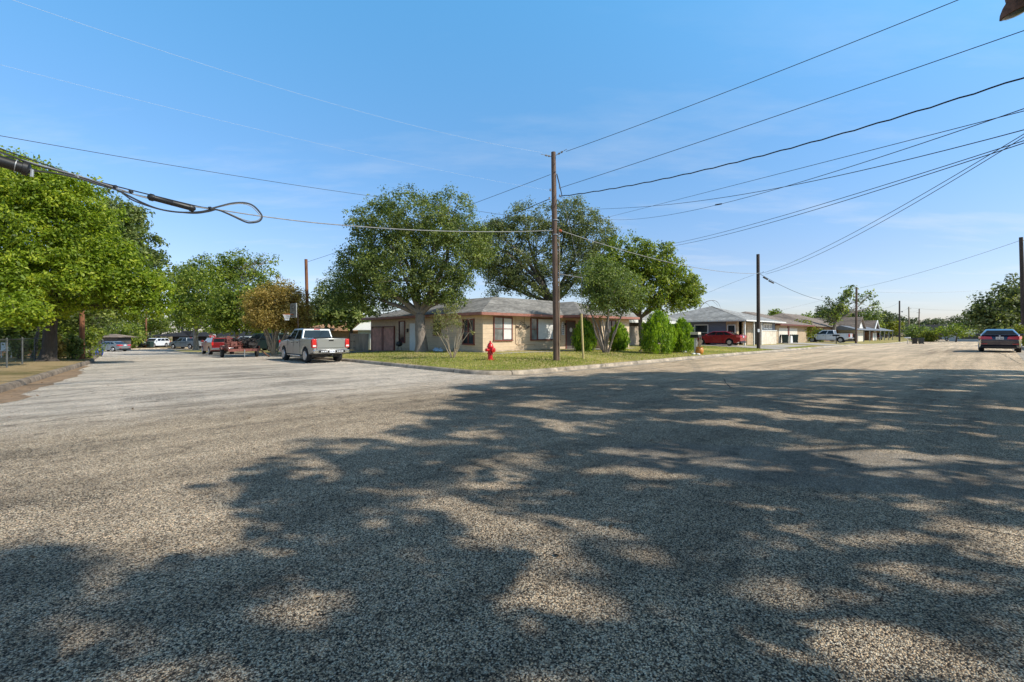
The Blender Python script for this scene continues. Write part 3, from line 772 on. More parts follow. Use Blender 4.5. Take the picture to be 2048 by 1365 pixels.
# understorey shrubs on the left lot
for i, (px, py, rx, ry, Y, m_, lab) in enumerate((
    (112, 690, 14, 16, 24.5, 'lf_gold', 'pale dry shrub leaning against the chain link fence'),
    (148, 690, 14, 20, 25.5, 'lf_oak', 'dark shrub left of the red brown pole in the fence row'),
    (178, 672, 14, 14, 27, 'lf_mid', 'shrub right of the red brown pole in the fence row'),
    (40, 688, 20, 14, 25, 'lf_oak', 'dark low shrub behind the fence at the left edge'),
    (20, 672, 26, 18, 29, 'lf_oak', 'tall dark shrub filling the gap left of the thick fence trunk'),
    (88, 676, 22, 22, 28.5, 'lf_oak', 'leafy dark shrub right behind the thick fence trunk'),
    (128, 672, 26, 24, 29, 'lf_mid', 'green shrub between the thick fence trunk and the red brown pole'),
    (196, 668, 12, 10, 36, 'lf_mid', 'small shrub beside the far brown board fence'))):
    c = at(px, py, Y); k = Y/F; b_ = gb(px, Y)
    tree('shrub', lab, b_, .4, [(c, (rx*k, rx*k, ry*k), 1), ((c[0], c[1], (c[2]+b_[2])/2), (rx*k*.8, rx*k*.8, (c[2]-b_[2])*.5), .8)], M['bark'], M[m_], .03, 70, 16, .2, .08, stems=4, seed=40+i, cat='shrub')
# ---- arborvitae on the lawn
def arb(px, Y, w, h, lab, seed, m_='lf_cedar'):
    b_ = gb(px, Y); k = Y/F; W = w*k/2; H = h*k
    root = empty('arborvitae', b_, 0, lab, 'shrub', 'rounded evergreen shrubs in front of the corner house')
    mb = MB(); mb.tube([(0,0,-.05), (0,0,.25*H)], [.09,.05], 8)
    for q in range(5):
        w_ = q*1.256; mb.tube([(0,0,.05), (math.cos(w_)*W*.35, math.sin(w_)*W*.35, .35*H)], [.05,.02], 6)
    mb.build('trunk', M['bark'], root, smooth=True)
    rng = np.random.default_rng(seed); nC = 430; per = 22
    z = rng.uniform(.03, 1, nC)**.9; z = np.clip(z, .03, 1)
    pr = np.interp(z, [0, .1, .3, .5, .7, .87, 1], [.55, .84, 1.0, .97, .80, .52, .10])
    th = rng.uniform(0, 2*np.pi, nC); rr_ = pr*np.sqrt(rng.uniform(.45, 1.0, nC))*W*(1+.05*np.sin(th*4+seed)+.04*np.sin(z*19+th*3))
    cc_ = np.stack([b_[0]+rr_*np.cos(th), b_[1]+rr_*np.sin(th), b_[2]+.05+z*H*.97], 1)
    C = np.repeat(cc_, per, 0)+rng.normal(size=(nC*per, 3))*np.array([.07,.07,.13])*min(1.2, W)
    m2 = len(C); out = unit(np.repeat(np.stack([np.cos(th), np.sin(th), 0*th], 1), per, 0)+rng.normal(size=(m2,3))*.5)
    a = unit(np.array([0,0,1.2])+out*.35+rng.normal(size=(m2,3))*.3); a = unit(a-out*np.sum(a*out,1,keepdims=True)*.6); b = unit(np.cross(out, a))
    s_ = .075*rng.uniform(.6,1.4,m2)
    tone = np.repeat(rng.normal(.5,.22,nC)+.5*(rr_/(pr*W+.01)-.85),per)+rng.normal(0,.15,m2)  # clumps nearer the trunk toned darker: recess shade put into the colour
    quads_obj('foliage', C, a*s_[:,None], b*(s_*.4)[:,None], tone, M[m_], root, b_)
arb(1169, 31.6, 48, 60, 'rounded bright green evergreen shrub by the porch, half hidden by the yellow guy guard', 51)
arb(1238, 33.2, 39, 52, 'smallest egg shaped evergreen shrub, right of the grey stemmed crape myrtle', 52)
arb(1315, 31.0, 70, 80, 'largest teardrop shaped evergreen shrub, between the fence and the mailbox', 53)
arb(1364, 33.5, 50, 62, 'round topped evergreen shrub directly left of the mailbox', 54)

# ---- shade tree over the road (stands on the near lot, out of the picture)
az, el = math.radians(112), math.radians(40)
SUNV = Vector((math.sin(az)*math.cos(el), math.cos(az)*math.cos(el), math.sin(el)))
kx, ky = SUNV.x/SUNV.z, SUNV.y/SUNV.z
poly = [(-4.6,2.2),(-3.6,3.2),(-2.5,3.9),(-3.0,5.2),(-3.0,6.6),(-1.7,7.2),(-2.6,8.2),(-1.7,9.6),(-1.8,10.9),(-.6,12.2),(-1.6,13.6),(-.2,15.6),(1.6,17.6),(5,18.6),(10.3,19.6),(14.6,19.7),(19.5,17.6),(27,15),(29,2),(20,-8),(6,-9),(-4,-4),(-6,0)]
def inpoly(x, y):
    c = False
    for i in range(len(poly)):
        x1, y1 = poly[i]; x2, y2 = poly[(i+1)%len(poly)]
        if (y1 > y) != (y2 > y) and x < (x2-x1)*(y-y1)/(y2-y1)+x1: c = not c
    return c
from mathutils import noise as mn
cl = []; rnd = random.Random(5)
tries = 0
while len(cl) < 6000 and tries < 260000:
    tries += 1
    x, y = rnd.uniform(-6, 30), rnd.uniform(-9, 20)
    if not inpoly(x, y): continue
    fz = 1.5 if y < 5.5 else 1.25 if y < 9 else 1.0
    nn = .35*mn.noise(Vector((x*.5, y*.8, 5.7))) + .95*mn.noise(Vector((x*1.05*fz, y*1.9*fz**.6, 2.4))) + .7*mn.noise(Vector((x*2.2*fz, y*3.2*fz**.7, 7.7)))
    if nn > .10+.03*rnd.random() + (.12 if 2 < x < 12 and y > 12 else 0) - (.12 if x < .8 and y < 12 else 0) - (.17 if y < 6 else .09 if y < 10 else 0): continue
    h0 = None
    for _ in range(8):
        h = rnd.uniform(3.6, 14.5); X = x+kx*h; Y = y+ky*h
        if X > 1.2*Y+1.3: h0 = h; break
        if h > 1.6+.86*Y+1.2 and h < 12 and X > 6: h0 = h; break
    if h0 is None: continue
    cl.append((X, Y, h0))
cl = np.array(cl); per = 22
C = np.repeat(cl, per, 0)+RNG.normal(size=(len(cl)*per,3))*.15
m2 = len(C); nrm = unit(RNG.normal(size=(m2,3))+np.array([.6,-.25,.7])); a = RNG.normal(size=(m2,3)); a = unit(a-nrm*np.sum(a*nrm,1,keepdims=True)); b = np.cross(nrm,a); s_ = .14*RNG.uniform(.6,1.3,m2)
tb = (21.5, 3.5, zground(21.5, 3.5))
root = empty('oak_tree', tb, 0, 'wide oak on the near verge that shades the whole intersection', 'tree')
quads_obj('crown', C, a*s_[:,None], b*(s_*.6)[:,None], RNG.normal(.5,.2,m2), M['lf_oak'], root, tb)
mb = MB(); mb.tube([(0,0,-.2),(0,0,.3),(.1,0,1.8),(0,.1,3.4)], [.75,.52,.45,.42], 12)
for i in range(26):
    c = cl[(i*83) % len(cl)]; limb(mb, (0,.1,3.3), (c[0]-tb[0], c[1]-tb[1], c[2]-tb[2]), .2, .03, .08, 7, i)
mb.build('trunk', M['bark'], root, smooth=True)

# ---- trees on the right
tree('live_oak_tree', 'dark green oak behind the parked dark blue sedan at the right edge', gb(2030, 62), 2.8,
     [bl(2010, 610, 42, 32, 62), bl(1985, 635, 42, 26, 62), bl(2040, 590, 36, 34, 62), bl(2060, 630, 50, 40, 62), bl(1965, 628, 26, 18, 62, .6), bl(2010, 655, 50, 18, 61, .7)],
     M['bark'], M['lf_live'], .3, 1100, 20, .7, .2, seed=60)
tree('shrub', 'yellow green bush on the verge beside the dark blue sedan', gb(2043, 37.5), .3, [bl(2046, 660, 14, 12, 37.5), bl(2040, 672, 8, 8, 37.5), bl(2048, 684, 10, 12, 37)], M['bark'], M['lf_yel'], .03, 70, 14, .25, .08, stems=4, seed=61, cat='shrub')
tree('pruned_tree', 'sparse upright tree with bare pruned limbs behind the white pickup truck', gb(1667, 84), 3.6,
     [bl(1672, 618, 22, 18, 84), bl(1660, 635, 20, 16, 84, .8), bl(1700, 583, 14, 12, 84, .5), bl(1740, 590, 14, 12, 84, .35), bl(1720, 600, 16, 10, 84, .35), bl(1745, 612, 14, 10, 84, .3), bl(1658, 603, 12, 8, 84, .3), bl(1688, 600, 14, 12, 84, .5), bl(1650, 628, 12, 12, 84, .4)],
     M['bark_g'], M['lf_oak'], .3, 230, 12, .55, .22, seed=62, surf=.5)
for i, (px, py, rx, ry, Y, m_, lab, nm) in enumerate((
    (1605, 662, 23, 22, 69, 'lf_yel', 'yellow green shrub between the wheeled bins and the white pickup', 'shrub'),
    (1550, 632, 14, 12, 110, 'lf_mid', 'round green crown just right of the second utility pole above the roofs', 'tree'),
    (1612, 636, 30, 8, 130, 'lf_mid', 'low green tree showing above the brown roofs', 'tree'),
    (1647, 625, 14, 16, 105, 'lf_far', 'green tree left of the pruned tree above the brown roof', 'tree'),
    (1745, 640, 20, 22, 120, 'lf_oak', 'dark green tree behind the metal carport', 'tree'),
    (1780, 652, 22, 14, 150, 'lf_yel', 'pale green tree over the right end of the metal carport', 'tree'),
    (1835, 662, 18, 12, 120, 'lf_grey', 'olive brown bush between the two far utility poles', 'shrub'),
    (1856, 672, 14, 8, 108, 'lf_yel', 'bright yellow green bush right of the far wheeled bins', 'shrub'),
    (1912, 660, 42, 13, 105, 'lf_mid', 'wide umbrella shaped green tree at the end of the street', 'tree'),
    (1866, 650, 20, 12, 170, 'lf_far', 'rounded dark tree above the dark gabled roof', 'tree'),
    (1640, 668, 10, 8, 74, 'lf_yel', 'small bush beside the nose of the white pickup', 'shrub'))):
    b_ = gb(px, Y); c = at(px, py, Y); k = Y/F
    H = c[2]-b_[2]
    if nm == 'shrub': bs = [(c, (rx*k, rx*k, ry*k), 1), ((c[0], c[1], b_[2]+H*.5), (rx*k*.7, rx*k*.7, H*.5), .5)]
    else: bs = [(c, (rx*k, rx*k*.8, ry*k), 1), ((c[0]-rx*k*.4, c[1], c[2]-ry*k*.3), (rx*k*.7, rx*k*.7, ry*k*.8), .7), ((c[0]+rx*k*.45, c[1], c[2]-ry*k*.2), (rx*k*.6, rx*k*.6, ry*k*.8), .6)]
    tree(nm, lab, b_, max(.4, H*.45), bs, M['bark'], M[m_], .16 if nm == 'tree' else .05, 170, 14, .5*Y/80, .17*Y/80, seed=70+i, cat=nm, stems=1 if nm == 'tree' else 4)
# far tree row, right horizon
proto = None; rnd = random.Random(3)
rowspec = [(1690, 150), (1725, 165), (1772, 155), (1700, 190), (1735, 205), (1765, 180), (1795, 215), (1822, 190), (1850, 220), (1880, 200), (1905, 230), (1935, 205), (1965, 190), (1995, 170), (1640, 200), (1600, 210)]
protos = []
for i in range(3):
    h_ = 9.5; bs = [((0,0,6.2),(4.2,4,2.8),1), ((-2.4,0,5),(3,3,2.2),.8), ((2.6,.4,5.2),(3,3,2.4),.8), ((.5,0,8),(2.4,2.4,1.5),.6), ((0,0,3),(4,3.4,1.8),.5)]
    bs = [((c[0]+rnd.uniform(-1,1), c[1], c[2]+rnd.uniform(-.6,.6)), r, w) for c, r, w in bs]
    t_ = tree('distant_tree', 'hazy green tree in the row closing the end of the right street', (0,0,0), 3, bs, M['bark'], M['lf_far'], .3, 240, 12, .9, .34, seed=90+i, group='distant trees closing the right street')
    protos.append(t_)
for i, (px, Y) in enumerate(rowspec):
    o = protos[i] if i < 3 else copy_tree(protos[i % 3])
    x = (px-CX)*Y/F; o.location = (x, Y, zground(x, Y)-.2); o.rotation_euler = (0, 0, i*1.9)
    s_ = rnd.uniform(.8, 1.1); o.scale = (s_*1.3, s_*1.3, s_*1.02)
# wood masses on the horizon
def wood(name, label, spec, m_, n, leaf):
    bs = []
    for px, py, rx, ry, Y in spec: k = Y/F; bs.append((at(px, py, Y), (rx*k, 5, ry*k), rx*ry))
    C, a, b, tone = leaf_cloud(bs, n, 14, leaf*3, leaf, .6, .6)
    o = quads_obj(name, C, a, b, tone, M[m_], None, (0,0,0)); tag(o, label, 'woodland', kind='stuff')
wood('woodland', 'hazy band of woodland along the right horizon', [(x, 662, 34, 20+6*math.sin(x*.7), 260) for x in range(1400, 2160, 38)], 'lf_far', 1700, .5)
wood('woodland', 'dark band of trees behind the houses on the left', [(x, 655, 40, 26+8*math.sin(x), 118) for x in range(-60, 800, 44)], 'lf_oak', 2200, .26)
for i, (px, py, rx, ry, Y, m_, lab) in enumerate((
    (238, 664, 44, 34, 75, 'lf_mid', 'olive green tree left of the white vehicle under the dark carport'),
    (215, 620, 40, 30, 90, 'lf_far', 'pale green tree above the far left house'),
    (300, 640, 34, 24, 94, 'lf_mid', 'bright tree rising behind the dark roof of the far house'),
    (365, 610, 24, 44, 90, 'lf_oak', 'dark tree between the bright tree and the green sycamore'),
    (560, 640, 60, 26, 62, 'lf_mid', 'green tree behind the golden crape myrtle'),
    (650, 610, 40, 40, 50, 'lf_live', 'dark tree behind the brown utility pole'),
    (700, 620, 46, 34, 48, 'lf_oak', 'dark tree hanging over the fence left of the garage'),
    (620, 640, 34, 24, 58, 'lf_mid', 'green tree over the orange roofed house'))):
    k = Y/F; b_ = gb(px, Y); c = at(px, py, Y)
    bs = [(c, (rx*k, rx*k*.8, ry*k), 1), ((c[0]-rx*k*.5, c[1], c[2]-ry*k*.4), (rx*k*.6, rx*k*.6, ry*k*.7), .6), ((c[0]+rx*k*.5, c[1], c[2]-ry*k*.3), (rx*k*.6, rx*k*.6, ry*k*.7), .6)]
    tree('background_tree', lab, b_, max(1.2, (c[2]-b_[2])*.5), bs, M['bark'], M[m_], .2, 330, 16, .55, .19, seed=110+i)

# grass blades on the front lawn
rng = np.random.default_rng(4); n = 60000
u = rng.uniform(10.9, 60, n); v = rng.uniform(12.8, 24, n)
sel = (rng.random(n) < np.clip(1.5-(v-13)/9, .15, 1))
pu = np.concatenate([u, rng.uniform(11, 20, 16000)]); pv = np.concatenate([v, rng.uniform(13, 36, 16000)]); sel = np.concatenate([sel, np.ones(16000, bool)])
pu, pv = pu[sel], pv[sel]
keep = []; Z = []
for a_, b_ in zip(pu, pv):
    d = min(b_-kv(a_), a_-ku(b_)); ok = d > .13 and not (a_ > 18 and a_ < 33.5 and b_ > 20) and not (a_ > 18 and b_ > 21.7) and not (45.4 < a_ < 50.8) and not (31.4 < b_ < 37.5 and a_ < 18.6) and not (51 < a_ < 61 and b_ > 14.2)
    if ok and (a_-cc[0] < 0 and b_-cc[1] < 0 and math.hypot(a_-cc[0], b_-cc[1]) > rr-.17): ok = False
    keep.append(ok); Z.append(zA(a_, b_) if ok else 0)
keep = np.array(keep); Z = np.array(Z)[keep]; pu, pv = pu[keep], pv[keep]
C = np.stack([CU*pu-SU*pv, SU*pu+CU*pv, Z], 1); m2 = len(C)
a = unit(np.array([0,0,1.])+rng.normal(size=(m2,3))*.5); b = unit(np.cross(a, rng.normal(size=(m2,3))))
s_ = rng.uniform(.02, .05, m2)
tone = np.array([.5+.9*mn.noise(Vector((x*.25, y*.25, 1))) for x, y in zip(C[:,0], C[:,1])])+rng.normal(0,.2,m2)
o = quads_obj('grass', C+a*s_[:,None]*.7, a*s_[:,None], b*(s_*.35)[:,None], tone, M['blade'], None, (0,0,0)); tag(o, 'short green and straw coloured grass on the corner lawn', 'grass', kind='stuff')
# leaf litter and pebbles
n = 1500
lx = np.concatenate([RNG.uniform(-28, -12, 700), RNG.uniform(-12, 20, 800)]); ly = np.concatenate([RNG.uniform(11, 27, 700), RNG.uniform(2, 19, 800)])
C = []
for x, y in zip(lx, ly):
    u_, v_ = UV(x, y)
    if x < -12:
        if abs(u_-klu(v_)-.35) > .9*RNG.random() and RNG.random() < .8: continue
    elif RNG.random() < .88: continue
    C.append((x, y, zground(x, y)+.012))
C = np.array(C); m2 = len(C); nrm = unit(RNG.normal(size=(m2,3))*.25+np.array([0,0,1.])); a = RNG.normal(size=(m2,3)); a = unit(a-nrm*np.sum(a*nrm,1,keepdims=True)); b = np.cross(nrm,a); s_ = RNG.uniform(.012,.045,m2)
o = quads_obj('fallen_leaves', C, a*s_[:,None], b*(s_*.6)[:,None], RNG.random(m2), M['leaves_dry'], None, (0,0,0)); tag(o, 'scattered dry brown leaves on the road and in the gutter', 'leaves', kind='stuff')
# ------------------------------------------------------------------ houses
class House:
    def __init__(s, name, label, u0, v0, z0, cat='house'):
        s.o = (u0, v0, z0); x, y = P(u0, v0)
        s.root = empty(name, (x, y, z0), TH, label, cat)
    def part(s, name, mb, mat, parent=None, **kw):
        o = s.o; q = MB(); q.v = [(a-o[0], b-o[1], c-o[2]) for a, b, c in mb.v]; q.f = mb.f
        return q.build(name, mat, parent or s.root, **kw)
    def window(s, face, pos, a0, a1, z0, z1, frame, glass, mull=(), rails=(), fw=.07, depth=.07, name='window'):
        """face 'f': wall facing -v at v=pos, a along u; face 's': wall facing -u at u=pos, a along v"""
        mb = MB()
        def bx(p0, p1, q0, q1, d0, d1):
            if face == 'f': mb.box(p0, p1, pos-d1, pos-d0, q0, q1)
            else: mb.box(pos-d1, pos-d0, p0, p1, q0, q1)
        bx(a0-fw, a0, z0-fw, z1+fw, .0, depth); bx(a1, a1+fw, z0-fw, z1+fw, .0, depth)
        bx(a0, a1, z1, z1+fw, 0, depth); bx(a0-fw*1.4, a1+fw*1.4, z0-fw*1.2, z0, 0, depth+.03)
        for m_ in mull: bx(m_-fw*.5, m_+fw*.5, z0, z1, 0, depth*.9)
        for r_ in rails: bx(a0, a1, r_-.02, r_+.02, .002, depth*.7)
        w = s.part(name, mb, frame)
        mb = MB(); d0, d1 = .004, .018
        if face == 'f': mb.box(a0, a1, pos-d1, pos-d0, z0, z1)
        else: mb.box(pos-d1, pos-d0, a0, a1, z0, z1)
        s.part('pane', mb, glass, w)
        return w
def hiproof(mb, u0, u1, v0, v1, ze, slope, axis='u', hip=(True, True), th=.05):
    """closed hip/gable roof body"""
    if axis == 'u':
        h = (v1-v0)/2; vm = (v0+v1)/2; zr = ze+h*slope
        a = u0+(h if hip[0] else 0); b = u1-(h if hip[1] else 0)
        R = [(a, vm, zr), (b, vm, zr)]
    else:
        h = (u1-u0)/2; um = (u0+u1)/2; zr = ze+h*slope
        a = v0+(h if hip[0] else 0); b = v1-(h if hip[1] else 0)
        R = [(um, a, zr), (um, b, zr)]
    E = [(u0,v0,ze),(u1,v0,ze),(u1,v1,ze),(u0,v1,ze)]
    Eb = [(x,y,z-th) for x,y,z in E]
    vs = E+Eb+R
    if axis == 'u': fs = [(0,1,9,8),(1,2,9),(2,3,8,9),(3,0,8)]
    else: fs = [(0,1,8),(1,2,9,8),(2,3,9),(3,0,8,9)]
    fs += [(0,4,5,1),(1,5,6,2),(2,6,7,3),(3,7,4,0),(4,7,6,5)]
    mb.add(vs, fs); return zr
def fascia(mb, pts, z0, z1, t=.03, close=False):
    """board along a polyline of eave points, set proud outside; pts given with the outside on the right"""
    L = pts + [pts[0]] if close else pts
    o = offset(L, -t)
    for i in range(len(L)-1):
        a, b, c, d = L[i], L[i+1], o[i+1], o[i]
        mb.add([(a[0],a[1],z0),(b[0],b[1],z0),(c[0],c[1],z0),(d[0],d[1],z0),(a[0],a[1],z1),(b[0],b[1],z1),(c[0],c[1],z1),(d[0],d[1],z1)],
               [(0,3,2,1),(4,5,6,7),(0,1,5,4),(1,2,6,5),(2,3,7,6),(3,0,4,7)])

# ---- corner ranch house
Hs = House('ranch_house', 'single storey tan ranch house with grey hip roof and red brown trim on the corner', 18.6, 22.3, .40)
fp = [(18.6,22.3),(29.0,22.3),(29.0,20.6),(32.9,20.6),(32.9,29.7),(26.8,29.7),(26.8,33.2),(18.6,33.2)]
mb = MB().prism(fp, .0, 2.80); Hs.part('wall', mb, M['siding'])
mb = MB().prism([(18.6,33.203),(26.8,33.203),(26.8,37.7),(18.6,37.7)], -.2, 2.80); Hs.part('garage_wall', mb, M['stucco'])
mb = MB(); ze = 2.97
V_ = [(18,21.7,ze),(25.8,21.7,ze),(25.8,20,ze),(33.5,20,ze),(33.5,30.3,ze),(27.4,30.3,ze),(27.4,38.3,ze),(18,38.3,ze),
      (22.7,26,4.40),(29.2,26,4.42),(29.65,23.85,4.27),(29.65,25.56,4.27),(22.7,33.6,4.40)]
Vb = [(a,b,2.90) for a,b,_ in V_[:8]]
mb.add(V_+Vb, [(0,1,11,9,8),(1,2,10,11),(2,3,10),(3,4,9,11,10),(4,5,8,9),(5,6,12,8),(6,7,12),(7,0,8,12)]+
       [(i,13+i,13+(i+1)%8,(i+1)%8) for i in range(8)]+[tuple(range(20,12,-1))])
Hs.part('roof', mb, M['shingle'], fix=False)
mb = MB(); E8 = [(18,21.7),(25.8,21.7),(25.8,20),(33.5,20),(33.5,30.3),(27.4,30.3),(27.4,38.3),(18,38.3)]
fascia(mb, [E8[7], E8[0]], 2.78, 2.955); fascia(mb, [E8[0], E8[1]], 2.78, 2.955); fascia(mb, [E8[1], E8[2]], 2.782, 2.953)
fascia(mb, [E8[2], E8[3]], 2.78, 2.955); fascia(mb, [E8[3], E8[4]], 2.78, 2.955); Hs.part('fascia', mb, M['trim_l'])
mb = MB().prism([(18.02,21.72),(25.82,21.72),(25.82,20.02),(33.48,20.02),(33.48,30.28),(27.38,30.28),(27.38,38.28),(18.02,38.28)], 2.80, 2.895); Hs.part('soffit', mb, M['trim'])
# vents on the roof
mb = MB(); mb.lathe([(.05,4.25),(.05,4.55)], 8, (23.0,26.05,0)); Hs.part('vent_pipe', mb, M['galv'])
# front windows
w = Hs.window('f', 22.3, 19.55, 21.1, 1.20, 2.66, M['trim'], M['glass_l'], mull=(20.33,), rails=(1.93,))
mb = MB().box(20.37, 21.10, 22.3-.024, 22.3-.019, 1.25, 2.6); Hs.part('curtain', mb, M['curtain'], w)
w = Hs.window('f', 22.3, 23.0, 26.0, 1.20, 2.66, M['trim'], M['glass_l'], mull=(23.62,), rails=(1.93,))
mb = MB().box(23.72, 25.9, 22.3-.05, 22.3-.019, 1.22, 2.64); Hs.part('blind', mb, M['curtain'], w)
Hs.window('f', 22.3, 26.32, 26.52, 1.55, 2.45, M['white'], M['glass_l'], rails=(1.7,1.85,2.0,2.15,2.3), fw=.04, name='sidelight')
# iron scroll ornament
mb = MB(); rnd = random.Random(2)
zc = 2.05; ua = 22.15
for k in range(4):
    sg = -1 if k % 2 else 1
    pts = []
    for i in range(16):
        t = i/15; pts.append((ua+sg*(.12+t*.55), 22.3-.05, zc+(.16 if k < 2 else -.04)*(1-t)+.10*math.sin(t*7+k)))
    mb.tube(pts, .018, 6)
for k in range(7):
    cx_ = ua-.6+k*.2; cz_ = zc+.05*math.sin(k*2.1)+(.12 if k == 3 else 0)
    mb.tube([(cx_+.07*math.cos(a_), 22.3-.05, cz_+.07*math.sin(a_)) for a_ in [i*.7 for i in range(9)]], .014, 6)
mb.tube([(ua-.3,22.25,zc+.3),(ua-.1,22.25,zc+.38),(ua+.15,22.25,zc+.28)], .016, 6)
Hs.part('wall_ornament', mb, M['iron'])
mb = MB(); mb.tube([(21.5,22.27,2.7),(21.5,22.27,.95),(21.65,22.27,.86),(23.3,22.27,.86),(23.45,22.27,.7)], .02, 6); Hs.part('conduit', mb, M['stucco'])
mb = MB(); mb.tube([(22.3,22.1,2.95),(22.25,22.2,2.7),(22.27,22.24,2.2)], .012, 6); Hs.part('service_cable', mb, M['wire'])
# door
mb = MB().box(26.85, 27.85, 22.3-.05, 22.3-.003, .48, 2.55); d = Hs.part('door', mb, M['darkwall'])
mb = MB().lathe([(.17,-.005),(.17,.005)], 16, (27.35, 22.24, 1.9), 'y'); Hs.part('oval_window', mb, M['curtain'], d)
mb = MB().box(26.78,26.85,22.3-.07,22.3-.003,.46,2.62).box(27.85,27.92,22.3-.07,22.3-.003,.46,2.62).box(26.85,27.85,22.3-.07,22.3-.003,2.55,2.62); Hs.part('door_frame', mb, M['trim'])
mb = MB().box(26.4, 29.0, 20.7, 22.29, .25, .46); Hs.part('porch_slab', mb, M['drive'])
mb = MB().box(26.55,26.67,20.15,20.27,.3,2.79); Hs.part('porch_post', mb, M['trim'])
mb = MB().box(26.6,26.72,22.15,22.28,2.25,2.42); Hs.part('porch_lamp', mb, M['iron'])
# right block window, hidden partly by shrubs
Hs.window('f', 20.6, 29.8, 30.9, 1.25, 2.6, M['trim'], M['glass'], mull=(30.35,), rails=(1.9,))
# foundation skirt front
mb = MB().box(18.56, 26.4, 22.3-.035, 22.297, .0, .50); Hs.part('foundation', mb, M['kerb'])
# side wall (faces the left street)
Hs.window('s', 18.6, 23.2, 24.3, .95, 2.5, M['trim'], M['glass'], mull=(23.75,), rails=(1.75,))
Hs.window('s', 18.6, 27.0, 27.75, 1.55, 2.5, M['trim'], M['glass'], rails=(2.0,))
Hs.window('s', 18.6, 31.9, 32.7, .95, 2.55, M['trim'], M['glass'], name='tall_window')
mb = MB().box(18.55, 18.597, 30.3, 31.1, .3, 2.4); Hs.part('side_door', mb, M['white'])
mb = MB().box(18.50, 18.597, 31.35, 31.5, 1.7, 2.0); Hs.part('wall_lamp', mb, M['iron'])
for a0, a1 in ((33.55, 35.25), (35.55, 37.3)):
    mb = MB().box(18.54, 18.597, a0, a1, -.1, 2.06)
    d = Hs.part('garage_door', mb, M['garage'])
    q = MB()
    for k in range(7): q.box(18.515, 18.54, a0+.03, a1-.03, .0+k*.295, .265+k*.295)
    Hs.part('door_panel', q, M['garage'], d)
mb = MB().box(18.50,18.597,33.43,33.55,-.1,2.14).box(18.50,18.597,35.25,35.55,-.1,2.14).box(18.50,18.597,37.3,37.42,-.1,2.14).box(18.50,18.597,33.43,37.42,2.145,2.23)
Hs.part('garage_frame', mb, M['trim'])
for a0, a1 in ((25.0,25.45),(29.4,29.75)): Hs.part('foundation_vent', MB().box(18.585,18.5975,a0,a1,.42,.64), M['darkwall'])

# ---- blue house
Hb = House('blue_house', 'slate blue house with tan brick and light grey hip roof behind the red sedan', 51, 18.6, .42)
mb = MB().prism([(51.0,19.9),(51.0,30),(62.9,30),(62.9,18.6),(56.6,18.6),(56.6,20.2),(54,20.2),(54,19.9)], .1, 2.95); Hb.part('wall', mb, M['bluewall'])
mb = MB().prism([(50.94,18.75),(50.94,19.87),(51.5,19.87),(51.5,18.75)], .1, 2.95); Hb.part('brick_wall', mb, M['brick_t'])
mb = MB().box(53.2,56.595,18.95,19.05,.1,2.9); Hb.part('entry_wall', mb, M['brick_t'])
mb = MB().box(56.55,62.95,18.45,18.597,.1,1.95); Hb.part('brick_front', mb, M['brick_w'])
mb = MB().box(56.5,63.0,18.38,18.597,1.952,2.03); Hb.part('brick_cap', mb, M['white'])
mb = MB(); hiproof(mb, 50.4, 63.7, 17.6, 30.6, 3.05, .30, 'v'); Hb.part('roof', mb, M['shingle_l'])
mb = MB(); fascia(mb, [(50.4,30.6),(50.4,17.6),(63.7,17.6)], 2.93, 3.055); Hb.part('fascia', mb, M['white'])
mb = MB(); hiproof(mb, 36.5, 51.2, 24.6, 31.5, 3.02, .32, 'u', (False, False)); Hb.part('carport_roof', mb, M['shingle_l'])
mb = MB().box(36.5,50.35,24.55,24.62,2.72,2.98); Hb.part('carport_beam', mb, M['white'])
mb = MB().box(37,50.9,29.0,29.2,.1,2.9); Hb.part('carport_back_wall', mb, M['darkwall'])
for uu in (50.7, 44, 38): mb = MB().box(uu,uu+.12,24.7,24.82,.2,2.75); Hb.part('post', mb, M['white'])
for (uu, vv) in ((51.05,17.95),(53.6,17.9),(56.1,17.95)): mb = MB().box(uu,uu+.14,vv,vv+.14,.2,2.9); Hb.part('post', mb, M['white'])
Hb.window('s', 51.0, 21.9, 23.3, 1.0, 2.55, M['white'], M['glass'], rails=(1.75,), fw=.1)
Hb.window('s', 50.94, 18.95, 19.65, .9, 2.5, M['white'], M['glass'], fw=.07)
Hb.window('f', 18.6, 58.6, 61.4, 2.25, 2.72, M['white'], M['glass_l'], mull=(59.5,60.4), fw=.09)
mb = MB().box(54.3,55.6,18.88,18.945,.3,2.4); Hb.part('door', mb, M['brick_t'])

# ---- houses down the right street
Hc = House('brick_house', 'tan brick house with cream garage doors and brown roof behind the wheeled bins', 64.5, 19, .2)
mb = MB().box(64.5,79,19,30,-.2,2.8); Hc.part('wall', mb, M['brick_t'])
mb = MB(); hiproof(mb, 63.6, 80, 18.2, 31, 2.85, .31, 'u'); Hc.part('roof', mb, M['shingle_b'])
mb = MB(); fascia(mb, [(63.6,31),(63.6,18.2),(80,18.2)], 2.66, 2.85); Hc.part('fascia', mb, M['trim'])
for a in (65.6, 70.0):
    mb = MB().box(a,a+3.7,18.94,18.998,0,2.35); d = Hc.part('garage_door', mb, M['cream'])
    for k in range(4): Hc.part('door_window', MB().box(a+.35+k*.85,a+.85+k*.85,18.92,18.938,1.1,1.5), M['glass'], d)
mb = MB().box(69.35,69.95,18.9,18.998,0,2.6); Hc.part('pier', mb, M['trim'])
Hd = House('gabled_house', 'long brick house with grey brown roof and a white street facing gable', 96, 20, 0)
mb = MB().box(96,112,21.5,34,-.5,2.8); Hd.part('wall', mb, M['brick_r'])
